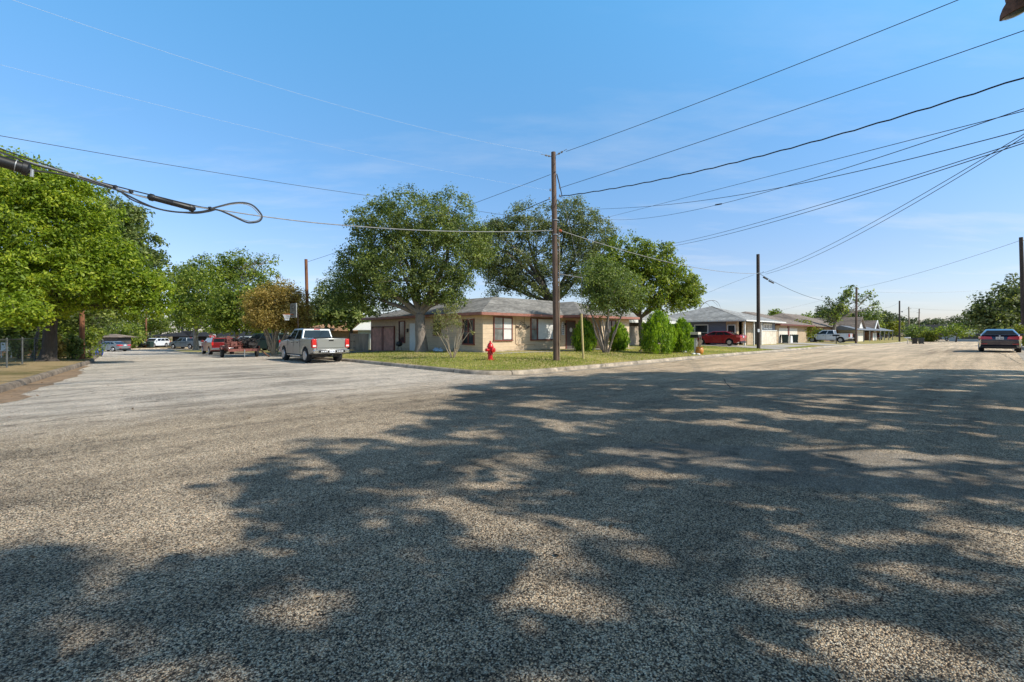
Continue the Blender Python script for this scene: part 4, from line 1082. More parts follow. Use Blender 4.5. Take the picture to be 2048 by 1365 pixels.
mb = MB(); hiproof(mb, 92, 120, 20.7, 36, 2.9, .36, 'u', (True, True)); Hd.part('roof', mb, M['shingle_b'])
mb = MB().box(112.3,119.6,18.5,30,-.5,2.6).add([(112.3,18.5,2.6),(119.6,18.5,2.6),(115.95,18.5,4.9),(112.3,18.8,2.6),(119.6,18.8,2.6),(115.95,18.8,4.9)],[(0,1,2),(5,4,3),(0,3,4,1),(1,4,5,2),(2,5,3,0)]); Hd.part('gable_wall', mb, M['white'])
mb = MB(); mb.add([(111.8,18.1,2.45),(115.95,18.1,5.05),(120.1,18.1,2.45),(111.8,32,2.45),(115.95,32,5.05),(120.1,32,2.45),(111.8,18.1,2.3),(115.95,18.1,4.9),(120.1,18.1,2.3),(111.8,32,2.3),(115.95,32,4.9),(120.1,32,2.3)],
   [(0,1,4,3),(1,2,5,4),(6,9,10,7),(7,10,11,8),(0,6,7,1),(1,7,8,2),(0,3,9,6),(2,8,11,5)]); Hd.part('gable_roof', mb, M['shingle_b'])
mb = MB().box(113.4,118.5,18.44,18.498,-.3,1.9); Hd.part('garage_door', mb, M['cream'])
He = House('gabled_house', 'small brick house with white trimmed gable left of the metal carport', 126, 20, -.2)
mb = MB().box(126,142,22,33,-.6,2.5); He.part('wall', mb, M['brick_r'])
mb = MB().box(132.3,139.5,19,30,-.6,2.3).add([(132.3,19,2.3),(139.5,19,2.3),(135.9,19,4.5),(132.3,19.3,2.3),(139.5,19.3,2.3),(135.9,19.3,4.5)],[(0,1,2),(5,4,3),(0,3,4,1),(1,4,5,2),(2,5,3,0)]); He.part('gable_wall', mb, M['brick_r'])
mb = MB(); mb.add([(131.6,18.5,2.1),(135.9,18.5,4.75),(140.2,18.5,2.1),(131.6,32,2.1),(135.9,32,4.75),(140.2,32,2.1),(131.6,18.5,1.95),(135.9,18.5,4.6),(140.2,18.5,1.95),(131.6,32,1.95),(135.9,32,4.6),(140.2,32,1.95)],
   [(0,1,4,3),(1,2,5,4),(6,9,10,7),(7,10,11,8),(0,6,7,1),(1,7,8,2),(0,3,9,6),(2,8,11,5)]); He.part('gable_roof', mb, M['shingle_b'])
mb = MB(); mb.tube([(131.6,18.46,2.05),(135.9,18.46,4.68)], .13, 6); mb.tube([(135.9,18.46,4.68),(140.2,18.46,2.05)], .13, 6); He.part('bargeboard', mb, M['white'])
mb = MB().box(133.6,138.2,18.94,18.998,-.4,1.8); He.part('garage_door', mb, M['white'])
# metal carport
Hf = House('carport', 'long open metal carport with grey sheet roof sheltering vehicles', 108, 15.5, -.2, 'carport')
mb = MB(); hiproof(mb, 106, 152, 17.2, 22.8, 2.35, .30, 'u', (False, False)); Hf.part('roof', mb, M['metalroof'])
for k in range(8): mb = MB().box(106.4+k*6.4,106.55+k*6.4,17.4,17.55,-.4,2.32); Hf.part('post', mb, M['galv'])
mb = MB().box(118,151,22.3,22.4,-.4,2.3); Hf.part('back_wall', mb, M['bluewall'])
# dark gabled roof and pale blue house at the end of the street
x, y, _ = at(1872, 680, 150); uu, vv = UV(x, y)
Hg = House('dark_gabled_house', 'dark house with steep pale edged roof at the end of the right street', uu, vv, -.3)
q = math.hypot(1, 1)
mb = MB().prism([(uu-6,vv-3),(uu+6,vv-3),(uu+6,vv+7),(uu-6,vv+7)], -.6, 2.4); Hg.part('wall', mb, M['darkwall'])
mb = MB(); hiproof(mb, uu-6.6, uu+6.6, vv-4, vv+8, 2.4, .34, 'v', (False, False)); Hg.part('roof', mb, M['shingle_d'])
mb = MB(); mb.tube([(uu-6.6,vv-4.05,2.38),(uu,vv-4.05,4.65)], .12, 6); mb.tube([(uu,vv-4.05,4.65),(uu+6.6,vv-4.05,2.38)], .12, 6); Hg.part('bargeboard', mb, M['white'])
x, y, _ = at(1945, 680, 115); uu, vv = UV(x, y)
Hh = House('pale_blue_house', 'low pale blue grey house closing the end of the right street', uu, vv, -.2)
mb = MB().box(uu-6,uu+6,vv-4,vv+4,-.5,1.5); Hh.part('wall', mb, M['palepaint'])
mb = MB(); hiproof(mb, uu-6.6, uu+6.6, vv-4.6, vv+4.6, 1.5, .28, 'u'); Hh.part('roof', mb, M['shingle_l'])
Hh.window('s', uu-6, vv-2, vv+2, .3, 1.2, M['white'], M['glass'])
# ---- left side far houses
def farhouse(name, label, px0, px1, Y, zw, slope, wall, roof, depth=8, z0=-.1, over=.6, rz=0.0, hip=(True, True)):
    x0, x1 = (px0-CX)*Y/F, (px1-CX)*Y/F
    root = empty(name, (x0, Y, z0), rz, label, 'house')
    W = x1-x0
    mb = MB().box(0, W, 0, depth, -.3, zw-z0); mb.build('wall', wall, root)
    mb = MB(); hiproof(mb, -over, W+over, -over, depth+over, zw-z0, slope, 'u', hip); mb.build('roof', roof, root)
    return root, W
r_, W = farhouse('dark_roofed_house', 'long low house with near black roof and open carport past the cross street', 345, 540, 82, 1.15, .20, M['shadewall'], M['shingle_d'], 9, z0=-.85)
mb = MB(); hiproof(mb, -4.6, 3.5, -.75, 9.6, 1.985, .199, 'u'); mb.build('carport_roof', M['shingle_d'], r_)
for xx in (-4.9, -2.8): MB().box(xx,xx+.14,.3,.44,-.3,2.0).build('post', M['darkwall'], r_)
mb = MB().box(6.4,8.3,-.30,-.02,-.3,1.95); mb.build('stone_pier', M['stone'], r_)
for xx, ww in ((1.3,2.2),(9.2,1.6)):
    w_ = MB().box(xx-.08,xx+ww+.08,-.05,-.003,.55,1.75).build('window', M['white'], r_); MB().box(xx,xx+ww,-.07,-.052,.63,1.67).build('pane', M['glass_l'], w_)
mb = MB().box(8.6,11.8,-.5,-.02,1.75,1.95); mb.build('porch_beam', M['cream'], r_)
r_, W = farhouse('pale_house', 'small house with weathered brown roof behind the brown board fence', 150, 235, 70, 1.1, .25, M['darkwall'], M['shingle_b'], 2.5, z0=-.75)  # pale walls coloured dark brown to stand for shade
for xx in (1.2, 3.6): w_ = MB().box(xx-.06,xx+.76,-.05,-.003,.6,1.5).build('window', M['white'], r_); MB().box(xx,xx+.7,-.07,-.052,.66,1.44).build('pane', M['glass'], w_)
r_, W = farhouse('orange_roofed_house', 'house with sun bleached orange tan roof seen above the silver pickup', 590, 745, 52, 1.95, .27, M['brick_t'], M['shingle_o'], 9)
w_ = MB().box(1.3,2.7,-.05,-.003,.7,1.6).build('window', M['white'], r_); MB().box(1.38,2.62,-.07,-.052,.76,1.54).build('pane', M['glass'], w_)
r_, W = farhouse('garden_shed', 'small pale green shed with low gable behind the wooden gate', 716, 752, 45, 2.0, .30, M['greenwall'], M['white'], 5, over=.4, hip=(False, False))
MB().box(1.2,1.95,-.04,-.003,.0,1.7).build('door', M['white'], r_)
r_, W = farhouse('orange_cabin', 'low orange brown cabin seen through the chain link fence at the left edge', -60, 19, 36, 1.2, .28, M['shingle_o'], M['shingle_b'], 6)
MB().box(1.0,1.7,-.04,-.003,.1,.95).build('window', M['glass'], r_)

# ------------------------------------------------------------------ fences
def board_fence(name, label, pts, h, mat, bw=.14, gates=()):
    """pts in street coords; vertical boards"""
    u0, v0 = pts[0]; x, y = P(u0, v0); z0 = zground(x, y)
    root = empty(name, (x, y, z0), TH, label, 'fence')
    mb = MB(); post = []
    for a, b in zip(pts[:-1], pts[1:]):
        L = math.dist(a, b); k = int(L/bw); t = ((b[0]-a[0])/L, (b[1]-a[1])/L); nrm = (-t[1], t[0])
        for i in range(k):
            s0, s1 = i*bw+.006, (i+1)*bw-.006; hh = h+.02*math.sin(i*7.3); off = .004*math.sin(i*3.1)
            c = [(a[0]-u0+t[0]*q+nrm[0]*w_, a[1]-v0+t[1]*q+nrm[1]*w_) for q, w_ in ((s0,off),(s1,off),(s1,off+.02),(s0,off+.02))]
            mb.prism(c, .03, hh)
        j = 0
        while j < L: post.append((a[0]-u0+t[0]*j+nrm[0]*.07, a[1]-v0+t[1]*j+nrm[1]*.07)); j += 2.4
    mb.build('board_panel', mat, root)
    for p in post: MB().box(p[0]-.045,p[0]+.045,p[1]-.045,p[1]+.045,-.1,h-.05).build('post', mat, root)
    return root
fr = board_fence('board_fence', 'weathered wooden board fence with a gate beside the red garage doors', [(18.5,37.8),(18.5,41.7)][::-1], 1.55, M['fence'])
mb = MB()
for zz in (.2, .8, 1.35): mb.box(-.05,-.02,-.95,-.85,zz,zz+.09)
mb.box(-.05,-.02,-.38,-.34,.8,.9); mb.build('hinge', M['iron'], fr)
board_fence('board_fence', 'weathered upright board fence between the corner house and the large evergreen', [(33.0,24.3),(41.5,24.3)], 1.85, M['fence'])
board_fence('board_fence', 'short brown board fence near the far left kerb', [(-.6,46),(-.6,52)], 1.15, M['fence_r'])
# chain link fence of the left lot
pts = [(-22,20.5),(-14,20.7),(-3.2,22.0),(-2.2,28),(-1.7,34),(-1.3,41)]
u0, v0 = pts[0]; x, y = P(u0, v0); z0 = zground(x, y)
root = empty('chain_link_fence', (x,y,z0), TH, 'galvanised chain link fence along the shaded left yard', 'fence')
mb = MB(); mesh = MB(); hF = 1.15
for a, b in zip(pts[:-1], pts[1:]):
    L = math.dist(a, b); t = Vector(((b[0]-a[0])/L, (b[1]-a[1])/L, 0)); A = Vector((a[0]-u0, a[1]-v0, 0))
    za = zground(*P(*a))-z0; zb = zground(*P(*b))-z0
    mb.tube([A+Vector((0,0,za+hF)), A+t*L+Vector((0,0,zb+hF))], .022, 6)
    k = int(L/.09)
    nrm = Vector((-t.y, t.x, 0))
    for i in range(-12, k):
        for sg in (0, 1):
            s0 = max(0, i*.09); s1 = (i+13)*.09
            z_a, z_b = .05+(s0-i*.09), hF
            s1c = min(L, s1); z_b = .05+(s1c-i*.09)
            if s1c <= s0: continue
            if sg: z_a, z_b = hF+.05-z_a, hF+.05-z_b
            zz = za+(zb-za)*s0/L
            p0 = A+t*s0+Vector((0,0,zz+z_a)); p1 = A+t*s1c+Vector((0,0,zz+z_b))
            w_ = Vector((0,0,.0035)); mesh.add([p0-w_, p1-w_, p1+w_, p0+w_], [(0,1,2,3)])
mb.build('top_rail', M['galv_d'], root, smooth=True); mesh.build('wire_mesh', M['galv_d'], root, fix=False)
for a, b in zip(pts[:-1], pts[1:]):
    L = math.dist(a, b); k = max(1, int(L/3))
    for i in range(k):
        pu_, pv_ = a[0]+(b[0]-a[0])*i/k, a[1]+(b[1]-a[1])*i/k; zz = zground(*P(pu_, pv_))-z0
        MB().tube([(pu_-u0,pv_-v0,zz-.1),(pu_-u0,pv_-v0,zz+hF+.08)], .03, 8).build('post', M['galv_d'], root, smooth=True)

# ------------------------------------------------------------------ vehicles
def wheel(parent, x, y, r, w, side, spokes=6):
    prof = [(r*.60,-w/2),(r*.93,-w/2),(r,-w*.36),(r,w*.36),(r*.93,w/2),(r*.60,w/2)]
    t = MB().lathe(prof, 28, (0,0,0), 'y').build('wheel', M['rubber'], parent, (x,y,r), smooth=True)
    mb = MB(); yo = side*w*.5
    mb.lathe([(r*.60,-.03),(r*.64,.0),(r*.60,.03)], 24, (0,yo,0), 'y'); mb.lathe([(r*.16,-.04),(r*.14,.035)], 12, (0,yo,0), 'y')
    for k in range(spokes):
        a = 2*math.pi*k/spokes; mb.tube([(0,yo*1.0,0),(math.cos(a)*r*.6,yo*1.02,math.sin(a)*r*.6)], [r*.085, r*.06], 6)
    mb.build('rim', M['alloy'], t, smooth=True)
    MB().lathe([(r*.60,-.01),(r*.60,.01)], 20, (0,yo*.7,0), 'y').build('brake_disc', M['rubber'], t)
    return t
def archpts(cx_, r, z0, zc, n=9):
    """arch cut-out from front to rear along the underside"""
    a0 = math.asin(max(-1, min(1, (z0-zc)/r))); out = []
    for k in range(n+1):
        a = a0 + (math.pi-2*a0)*k/n; out.append((cx_+r*math.cos(a), zc+r*math.sin(a)))
    return out
def body(outline, hw, mat, root, taper=.10, L=2.9, tumble=.07, zm=.75, bevel=.05):
    mb = MB().extr(outline, -hw, hw)
    mb.v = [(x, y*(1-taper*abs(x/L)**5)*(1-tumble*max(0, z-zm)-tumble*.8*max(0, zm-.25-z)), z) for x, y, z in mb.v]
    return mb.build('body', mat, root, bevel=bevel, seg=3)
def cabin(root, bx0,bx1,by,tx0,tx1,ty,z0,z1, mat, pillars, glass, name='cab', bevel=.05):
    o = MB().frustum(bx0,bx1,by,tx0,tx1,ty,z0,z1).build(name, mat, root, bevel=bevel, seg=3)
    def Y_(z): t = (z-z0)/(z1-z0); return by+(ty-by)*t
    def X0(z): t = (z-z0)/(z1-z0); return bx0+(tx0-bx0)*t
    def X1(z): t = (z-z0)/(z1-z0); return bx1+(tx1-bx1)*t
    za, zb = z0+.05, z1-.09
    for sg in (-1, 1):
        for p0, p1 in pillars:
            # p0,p1 fractions of cabin length at this height
            vs = []
            for off in (.006, -.02):
                for (fx, z) in ((p0, za), (p1, za), (p1, zb), (p0, zb)):
                    x = X0(z)+.07+(X1(z)-X0(z)-.14)*fx; vs.append((x, sg*(Y_(z)+off), z))
            MB().add(vs, [(0,1,2,3),(7,6,5,4),(0,4,5,1),(1,5,6,2),(2,6,7,3),(3,7,4,0)]).build('side_window', glass, root)
    for X, sg, nm in ((X0, -1, 'rear_window'), (X1, 1, 'windscreen')):
        vs = []
        for off in (.012, -.02):
            for (f_, z) in ((-1, za), (1, za), (1, zb), (-1, zb)): vs.append((X(z)+sg*off, f_*(Y_(z)-.10), z))
        MB().add(vs, [(0,1,2,3),(7,6,5,4),(0,4,5,1),(1,5,6,2),(2,6,7,3),(3,7,4,0)]).build(nm, glass, root)
    return o
def plate_(root, x, z, sg=-1, w=.30, h=.15, y=0):
    p = MB().box(x-.01, x+.01, y-w/2, y+w/2, z-h/2, z+h/2).build('number_plate', M['plate'], root)
    mb = MB()
    for k in range(6):
        if k == 3: continue
        mb.box(x+sg*.012-.002, x+sg*.012+.002, y-w*.38+k*w*.135, y-w*.38+k*w*.135+w*.07, z-h*.25, z+h*.2)
    mb.build('plate_characters', M['plate_ink'], p)
def pickup(label, loc, rz, paint, group=None, detail=True, wr=.40, lift=0):
    root = empty('pickup_truck', loc, rz, label, 'pickup truck', group)
    out = [(-2.86,.66),(-2.88,1.30),(-2.86,1.36),(-.98,1.36),(-.96,1.25),(1.30,1.27),(1.60,1.25),(2.60,1.14),(2.82,1.02),(2.88,.80),(2.86,.50),(2.55,.42)]
    out += archpts(1.90,.50,.44,.40)+[(1.30,.42),(-1.15,.42)]+archpts(-1.72,.50,.44,.40)+[(-2.4,.52)]
    body(out, .99, paint, root, .07, 2.9, .05, .9)
    cabin(root, -.98, 1.42, .92, -.82, .62, .76, 1.25, 1.90, paint, ((.0,.40),(.47,.92)), M['carglass'])
    for x in (1.90, -1.72):
        MB().box(x-.47,x+.47,-.78,.78,.30,.86).build('wheel_well', M['black'], root)
        for sg in (-1, 1): wheel(root, x, sg*.84, wr, .27, sg)
    # bed
    MB().box(-2.78,-1.06,-.80,.80,1.30,1.372).build('bed_liner', M['black'], root)
    MB().box(-2.90,-2.80,-.86,.86,1.362,1.40).build('tailgate_cap', M['black'], root)
    t = MB().box(-2.915,-2.86,-.76,.76,.74,1.345).build('tailgate', paint, root, bevel=.02)
    MB().box(-2.93,-2.915,-.13,.13,1.20,1.28).build('tailgate_handle', M['black'], t)
    MB().box(-2.925,-2.914,-.70,.70,.83,.845).build('tailgate_crease', M['black'], t)
    bm_ = MB().box(-3.05,-2.84,-.97,.97,.55,.74).build('rear_bumper', M['chrome'], root, bevel=.03)
    q = MB().box(-3.06,-3.048,-.72,.72,.585,.715).build('bumper_recess', M['black'], bm_)
    plate_(root, -3.075, .645)
    mb = MB()
    for sg in (-1, 1):
        for k in range(4): mb.box(-3.066,-3.06, sg*.43-.17+k*.09, sg*.43-.17+k*.09+.055, .61,.68)
    mb.build('bumper_lettering', M['plate'], bm_)
    for sg in (-1, 1):
        l = MB().box(-2.93,-2.72,sg*.90-.115,sg*.90+.115,.84,1.32).build('tail_lamp', M['lamp_red'], root, bevel=.03)
        MB().box(-2.935,-2.92,sg*.90-.08,sg*.90+.08,.90,.99).build('reversing_lamp', M['lamp_clear'], l)
        MB().box(2.70,2.87,sg*.80-.15,sg*.80+.15,.82,1.04).build('headlight', M['lamp_clear'], root, bevel=.03)
        MB().box(1.02,1.20,sg*1.02-.13,sg*1.02+.13,1.28,1.50).build('door_mirror', M['black'], root, bevel=.03)
        MB().box(-.95,1.25,sg*.90-.09,sg*.90+.09,.33,.39).build('side_step', M['chrome'], root, bevel=.015)
        mb = MB()
        for xx in (.15, 1.18, -.93): mb.box(xx-.006,xx+.006, sg*.985-.008, sg*.985+.008, .52,1.22)
        mb.build('door_seam', M['black'], root)
        MB().box(-.62,-.44,sg*.99-.012,sg*.99+.012,1.08,1.12).build('door_handle', M['black'], root)
        MB().box(.32,.50,sg*.99-.012,sg*.99+.012,1.08,1.12).build('door_handle', M['black'], root)
    MB().box(2.84,2.90,-.6,.6,.72,1.02).build('grille', M['black'], root)
    MB().box(2.80,2.96,-.93,.93,.46,.66).build('front_bumper', M['chrome'], root, bevel=.03)
    mb = MB(); mb.tube([(-2.6,-.5,.40),(-2.95,-.5,.38)], .04, 8); mb.tube([(-2.5,0,.42),(-3.1,0,.45)], .035, 8); mb.tube([(-1.72,-.75,.40),(-1.72,.75,.40)], .07, 8); mb.lathe([(.01,-.13),(.15,-.08),(.15,.08),(.01,.13)], 12, (-1.72,0,.40), 'y')
    mb.box(-2.3,1.6,-.45,-.35,.45,.55).box(-2.3,1.6,.35,.45,.45,.55); mb.build('chassis', M['black'], root)
    MB().box(-.86,-.82,-.18,.18,1.84,1.88).build('brake_lamp', M['lamp_red'], root)
    return root
def sedan(label, loc, rz, paint, group=None, wr=.33, style=0, cat='car'):
    root = empty('parked_car', loc, rz, label, cat, group)
    out = [(-2.40,.42),(-2.46,.70),(-2.44,.96),(-2.36,1.06),(-1.80,1.10),(-1.0,1.03),(1.10,1.0),(1.5,.95),(2.12,.82),(2.38,.68),(2.44,.45),(2.36,.26),(2.1,.22)]
    out += archpts(1.45,.39,.23,.34)+[(1.0,.21),(-1.0,.21)]+archpts(-1.42,.39,.23,.34)+[(-2.1,.28)]
    body(out, .93, paint, root, .14, 2.45, .10, .72, .06)
    cabin(root, -1.98, 1.22, .86, -1.0, .30, .60, 1.02, 1.45, paint, ((.06,.28),(.32,.62),(.65,.93)), M['carglass'], bevel=.07)
    for x in (1.45, -1.42):
        MB().box(x-.37,x+.37,-.74,.74,.22,.66).build('wheel_well', M['black'], root)
        for sg in (-1, 1): wheel(root, x, sg*.80, wr, .22, sg, 8)
    for sg in (-1, 1):
        l = MB().add([(-2.46,sg*.30,.82),(-2.46,sg*.80,.80),(-2.10,sg*.915,.84),(-2.10,sg*.915,1.0),(-2.44,sg*.80,1.0),(-2.44,sg*.34,.97)]+[(-2.3,sg*.30,.82),(-2.3,sg*.78,.80),(-2.05,sg*.85,.84),(-2.05,sg*.85,1.0),(-2.3,sg*.78,1.0),(-2.3,sg*.34,.97)],
             [(0,1,4,5),(1,2,3,4),(6,11,10,7),(7,10,9,8),(0,6,7,1),(1,7,8,2),(2,8,9,3),(3,9,10,4),(4,10,11,5),(5,11,6,0)])
        l.v = [(x-.015, y*1.01, z) for x, y, z in l.v]
        l = l.build('tail_lamp', M['lamp_red'], root, bevel=.01)
        MB().box(2.20,2.40,sg*.66-.16,sg*.66+.16,.60,.74).build('headlight', M['lamp_clear'], root, bevel=.03)
        MB().box(.80,.95,sg*1.0-.10,sg*1.0+.10,1.02,1.15).build('door_mirror', paint, root, bevel=.03)
        MB().box(-2.475,-2.40,sg*.66-.13,sg*.66+.13,.50,.54).build('reflector', M['lamp_red'], root)
        MB().lathe([(.045,-.05),(.045,.05)], 10, (-2.42,sg*.55,.30), 'x').build('exhaust', M['chrome'], root)
        mb = MB()
        for xx in (-.55, .35): mb.box(xx-.005,xx+.005, sg*.925-.008, sg*.925+.008, .35,.98)
        mb.build('door_seam', M['black'], root)
    plate_(root, -2.475, .88, w=.34, h=.16)
    MB().lathe([(.04,-.006),(.04,.006)], 14, (-2.44,0,1.01), 'x').build('emblem', M['lamp_clear'], root)
    MB().box(-2.48,-2.30,-.72,.72,.26,.42).build('rear_diffuser', M['black'], root, bevel=.03)
    MB().box(-2.43,-2.28,-.78,.78,1.055,1.085).build('boot_spoiler', paint, root, bevel=.012)
    MB().box(2.38,2.45,-.45,.45,.40,.60).build('grille', M['black'], root)
    return root
def suv(label, loc, rz, paint, group=None, name='parked_car', cat='car', H=1.75):
    root = empty(name, loc, rz, label, cat, group)
    out = [(-2.30,.50),(-2.35,.80),(-2.33,1.08),(1.0,1.08),(2.05,1.0),(2.3,.85),(2.36,.5),(2.1,.34)]+archpts(1.42,.42,.34,.36)+[(1,.32),(-1,.32)]+archpts(-1.40,.42,.34,.36)+[(-2.1,.38)]
    body(out, .93, paint, root, .08, 2.4, .05, .8)
    cabin(root, -2.30, 1.15, .88, -2.02, .35, .72, 1.07, H, paint, ((.03,.30),(.34,.62),(.66,.93)), M['carglass'])
    for x in (1.42, -1.40):
        MB().box(x-.40,x+.40,-.74,.74,.26,.74).build('wheel_well', M['black'], root)
        for sg in (-1, 1): wheel(root, x, sg*.80, .36, .24, sg)
    for sg in (-1, 1):
        MB().box(-2.36,-2.26,sg*.82-.07,sg*.82+.07,.85,1.12).build('tail_lamp', M['lamp_red'], root, bevel=.02)
        MB().box(2.18,2.34,sg*.72-.14,sg*.72+.14,.76,.94).build('headlight', M['lamp_clear'], root, bevel=.02)
        MB().box(.80,.96,sg*1.0-.11,sg*1.0+.11,1.1,1.26).build('door_mirror', paint, root, bevel=.02)
    MB().box(-2.44,-2.28,-.88,.88,.46,.64).build('rear_bumper', M['chrome'], root, bevel=.03)
    MB().box(2.28,2.42,-.88,.88,.40,.60).build('front_bumper', M['black'], root, bevel=.03)
    MB().box(2.32,2.38,-.5,.5,.66,.88).build('grille', M['chrome'], root)
    plate_(root, -2.455, .76)
    return root
HV = TH+math.pi/2       # heading along +v
def guv(u, v, dz=0): x, y = P(u, v); return (x, y, zground(x, y)+dz)
# silver pickup: nose up the left street
pickup('silver pickup truck with chrome bumper parked at the kerb beside the corner lawn', guv(9.95, 27.75), HV, M['silver'])
sedan('dark blue sedan with red tail lamps parked at the right kerb', guv(43.4, -.35)[:2]+(g(43.4,-.35),), TH, M['navy'])
c = guv(48.3, 19.6, .03); sedan('crimson red sedan on the driveway of the blue house', c, HV, M['redpaint'])
c = guv(84.0, 17.4, .03); pickup('white crew cab pickup truck parked nose in behind the pruned tree', c, HV, M['whitepaint'])
suv('red and silver car parked in front of the scrap trailer, next to the yield sign', guv(8.9, 47.5), HV, M['darkred'], H=1.5)
def place(px, Y): x = (px-CX)*Y/F; return (x, Y, zground(x, Y))
suv('white vehicle facing out under the dark carport', place(310, 79), -math.pi/2, M['whitepaint'], H=1.6)
pickup('grey teal pickup truck in front of the dark roofed house', place(374, 77), math.radians(165), M['greypaint'])
pickup('pale pickup truck half hidden behind the scrap trailer', place(497, 60), math.radians(170), M['palepaint'])
suv('dark car in the shade behind the pale stems of the golden crape myrtle', place(528, 44), math.radians(170), M['bin'])
sedan('grey blue car parked beyond the brown board fence at left', place(222, 66), math.radians(170), M['greypaint'])
pickup('dark pickup truck under the left end of the metal carport', guv(114, 20), TH+.2, M['bin_g'])
suv('dark van under the right end of the metal carport', guv(143, 19.6), TH, M['black'])
suv('pale car parked at the very end of the right street', guv(172, 7), HV, M['palepaint'])

# scrap trailer behind the red car
tp = guv(8.1, 36.2); root = empty('utility_trailer', tp, HV, 'low two wheeled utility trailer with red sides propped on a jack', 'trailer')
root.scale = (.8, .84, 1)
MB().box(-1.5,1.5,-1.1,1.1,.50,.60).build('deck', M['rust'], root)
mb = MB().box(-1.52,1.52,-1.14,-1.10,.60,.80).box(-1.52,1.52,1.10,1.14,.60,.80).box(-1.55,-1.52,-1.14,1.14,.42,.60); mb.build('side_board', M['salmon'], root)
for sg in (-1, 1):
    t = MB().lathe([(.16,-.1),(.3,-.1),(.32,-.06),(.32,.06),(.3,.1),(.16,.1)], 20, (0,0,0), 'y').build('wheel', M['rubber'], root, (0, sg*1.27, .32), smooth=True)
    MB().lathe([(.16,-.02),(.16,.02)], 14, (0,sg*.08,0), 'y').build('rim', M['galv'], t)
    MB().extr([(-.42,.55),(-.36,.68),(.36,.68),(.42,.55),(.36,.6),(-.36,.6)], sg*1.27-.13, sg*1.27+.13).build('mudguard', M['salmon'], root)
mb = MB(); mb.tube([(1.5,-.8,.55),(2.7,0,.5)], .05, 8); mb.tube([(1.5,.8,.55),(2.7,0,.5)], .05, 8); mb.build('drawbar', M['rust'], root)
mb = MB(); mb.tube([(-1.6,-.0,.55),(-1.6,.0,.05)], .035, 8); mb.lathe([(.13,0),(.13,.03)], 12, (-1.6,0,0)); mb.build('jack_stand', M['galv'], root)
mb = MB(); mb.tube([(-1.5,-1.0,.62),(-1.9,-1.75,.03)], .05, 8); mb.build('ramp_leg', M['rust'], root)
rnd = random.Random(4)
def onroot(tp, rz, x, y, z):
    x *= .8; y *= .84; return (tp[0]+x*math.cos(rz)-y*math.sin(rz), tp[1]+x*math.sin(rz)+y*math.cos(rz), tp[2]+z)
labs = ['faded salmon metal panel lying at the left of the trailer load', 'dark engine part in the middle of the trailer load', 'black tangled frame at the right of the trailer load', 'red curved body panel on top of the trailer load', 'dark metal box at the right rear of the trailer load']
def scrap(i, x, y, z, sx, sy, sz, mat, nm):
    mb = MB()
    for k in range(5):
        a, b, c = rnd.uniform(-sx, sx)*.7, rnd.uniform(-sy, sy)*.7, rnd.uniform(0, sz*.55)
        s_ = rnd.uniform(.12,.38); mb.box(a-sx*s_, a+sx*s_, b-sy*s_*1.2, b+sy*s_, c if k else 0, c+sz*rnd.uniform(.2,.6))
    for k in range(14):
        mb.tube([(rnd.uniform(-sx,sx), rnd.uniform(-sy,sy), rnd.uniform(.02,sz)) for _ in range(3)], .025, 6)
    o = mb.build(nm, mat, None, onroot(tp, HV, x, y, z), HV+rnd.uniform(-.4,.4), bevel=.015); tag(o, labs[i], 'scrap', 'scrap metal loaded on the trailer')
scrap(0, -1.0, .65, .605, .5, .5, .5, M['salmon'], 'scrap_sheet'); scrap(1, -.4, 0, .605, .6, .42, .75, M['scrapdark'], 'engine_part')
scrap(2, .3, -.7, .605, .7, .45, .85, M['scrapdark'], 'scrap_pile'); scrap(3, .3, .45, .605, .5, .5, .85, M['salmon'], 'body_panel'); scrap(4, -1.05, -.68, .605, .45, .42, .7, M['scrapdark'], 'metal_box')

# ------------------------------------------------------------------ hydrant
hp = gb(980.5, 22.6); hp = (hp[0], hp[1], hp[2]-.02)
root = empty('fire_hydrant', hp, TH, 'red fire hydrant with side caps on the lawn at the corner', 'fire hydrant')
MB().lathe([(.19,0),(.19,.05),(.12,.07),(.115,.30),(.16,.32),(.16,.36),(.125,.38),(.135,.62),(.17,.64),(.17,.68),(.15,.70),(.13,.78),(.08,.86),(.05,.88)], 20).build('barrel', M['hydrant'], root, smooth=True)
MB().lathe([(.05,.88),(.045,.96),(.02,.97)], 6).build('top_nut', M['hydrant'], root)
for ax, sg in (('x',-1),('x',1),('y',-1)):
    r_ = .085 if ax == 'x' else .12
    p_ = [(r_*.8,0),(r_*.8,.10),(r_,.11),(r_,.17),(r_*.5,.19),(.03,.19),(.03,.23)]
    p_ = [(a, sg*(b+.10)) for a, b in p_]
    MB().lathe(p_, 16, (0,0,.52), ax).build('nozzle_cap', M['hydrant'], root, smooth=True)
mb = MB()
for k in range(10):
    a = k/9*math.pi; mb.tube([(.13*math.cos(a)+.1*0,-.16,.42-.12*math.sin(a)),(.13*math.cos(a+.2),-.16,.42-.12*math.sin(a+.2))], .008, 5)
mb.build('chain', M['galv'], root)
mb = MB()
for k in range(8): a = k*math.pi/4; mb.lathe([(.018,.05),(.018,.075)], 6, (.155*math.cos(a),.155*math.sin(a),0))
mb.build('flange_bolt', M['rust'], root)

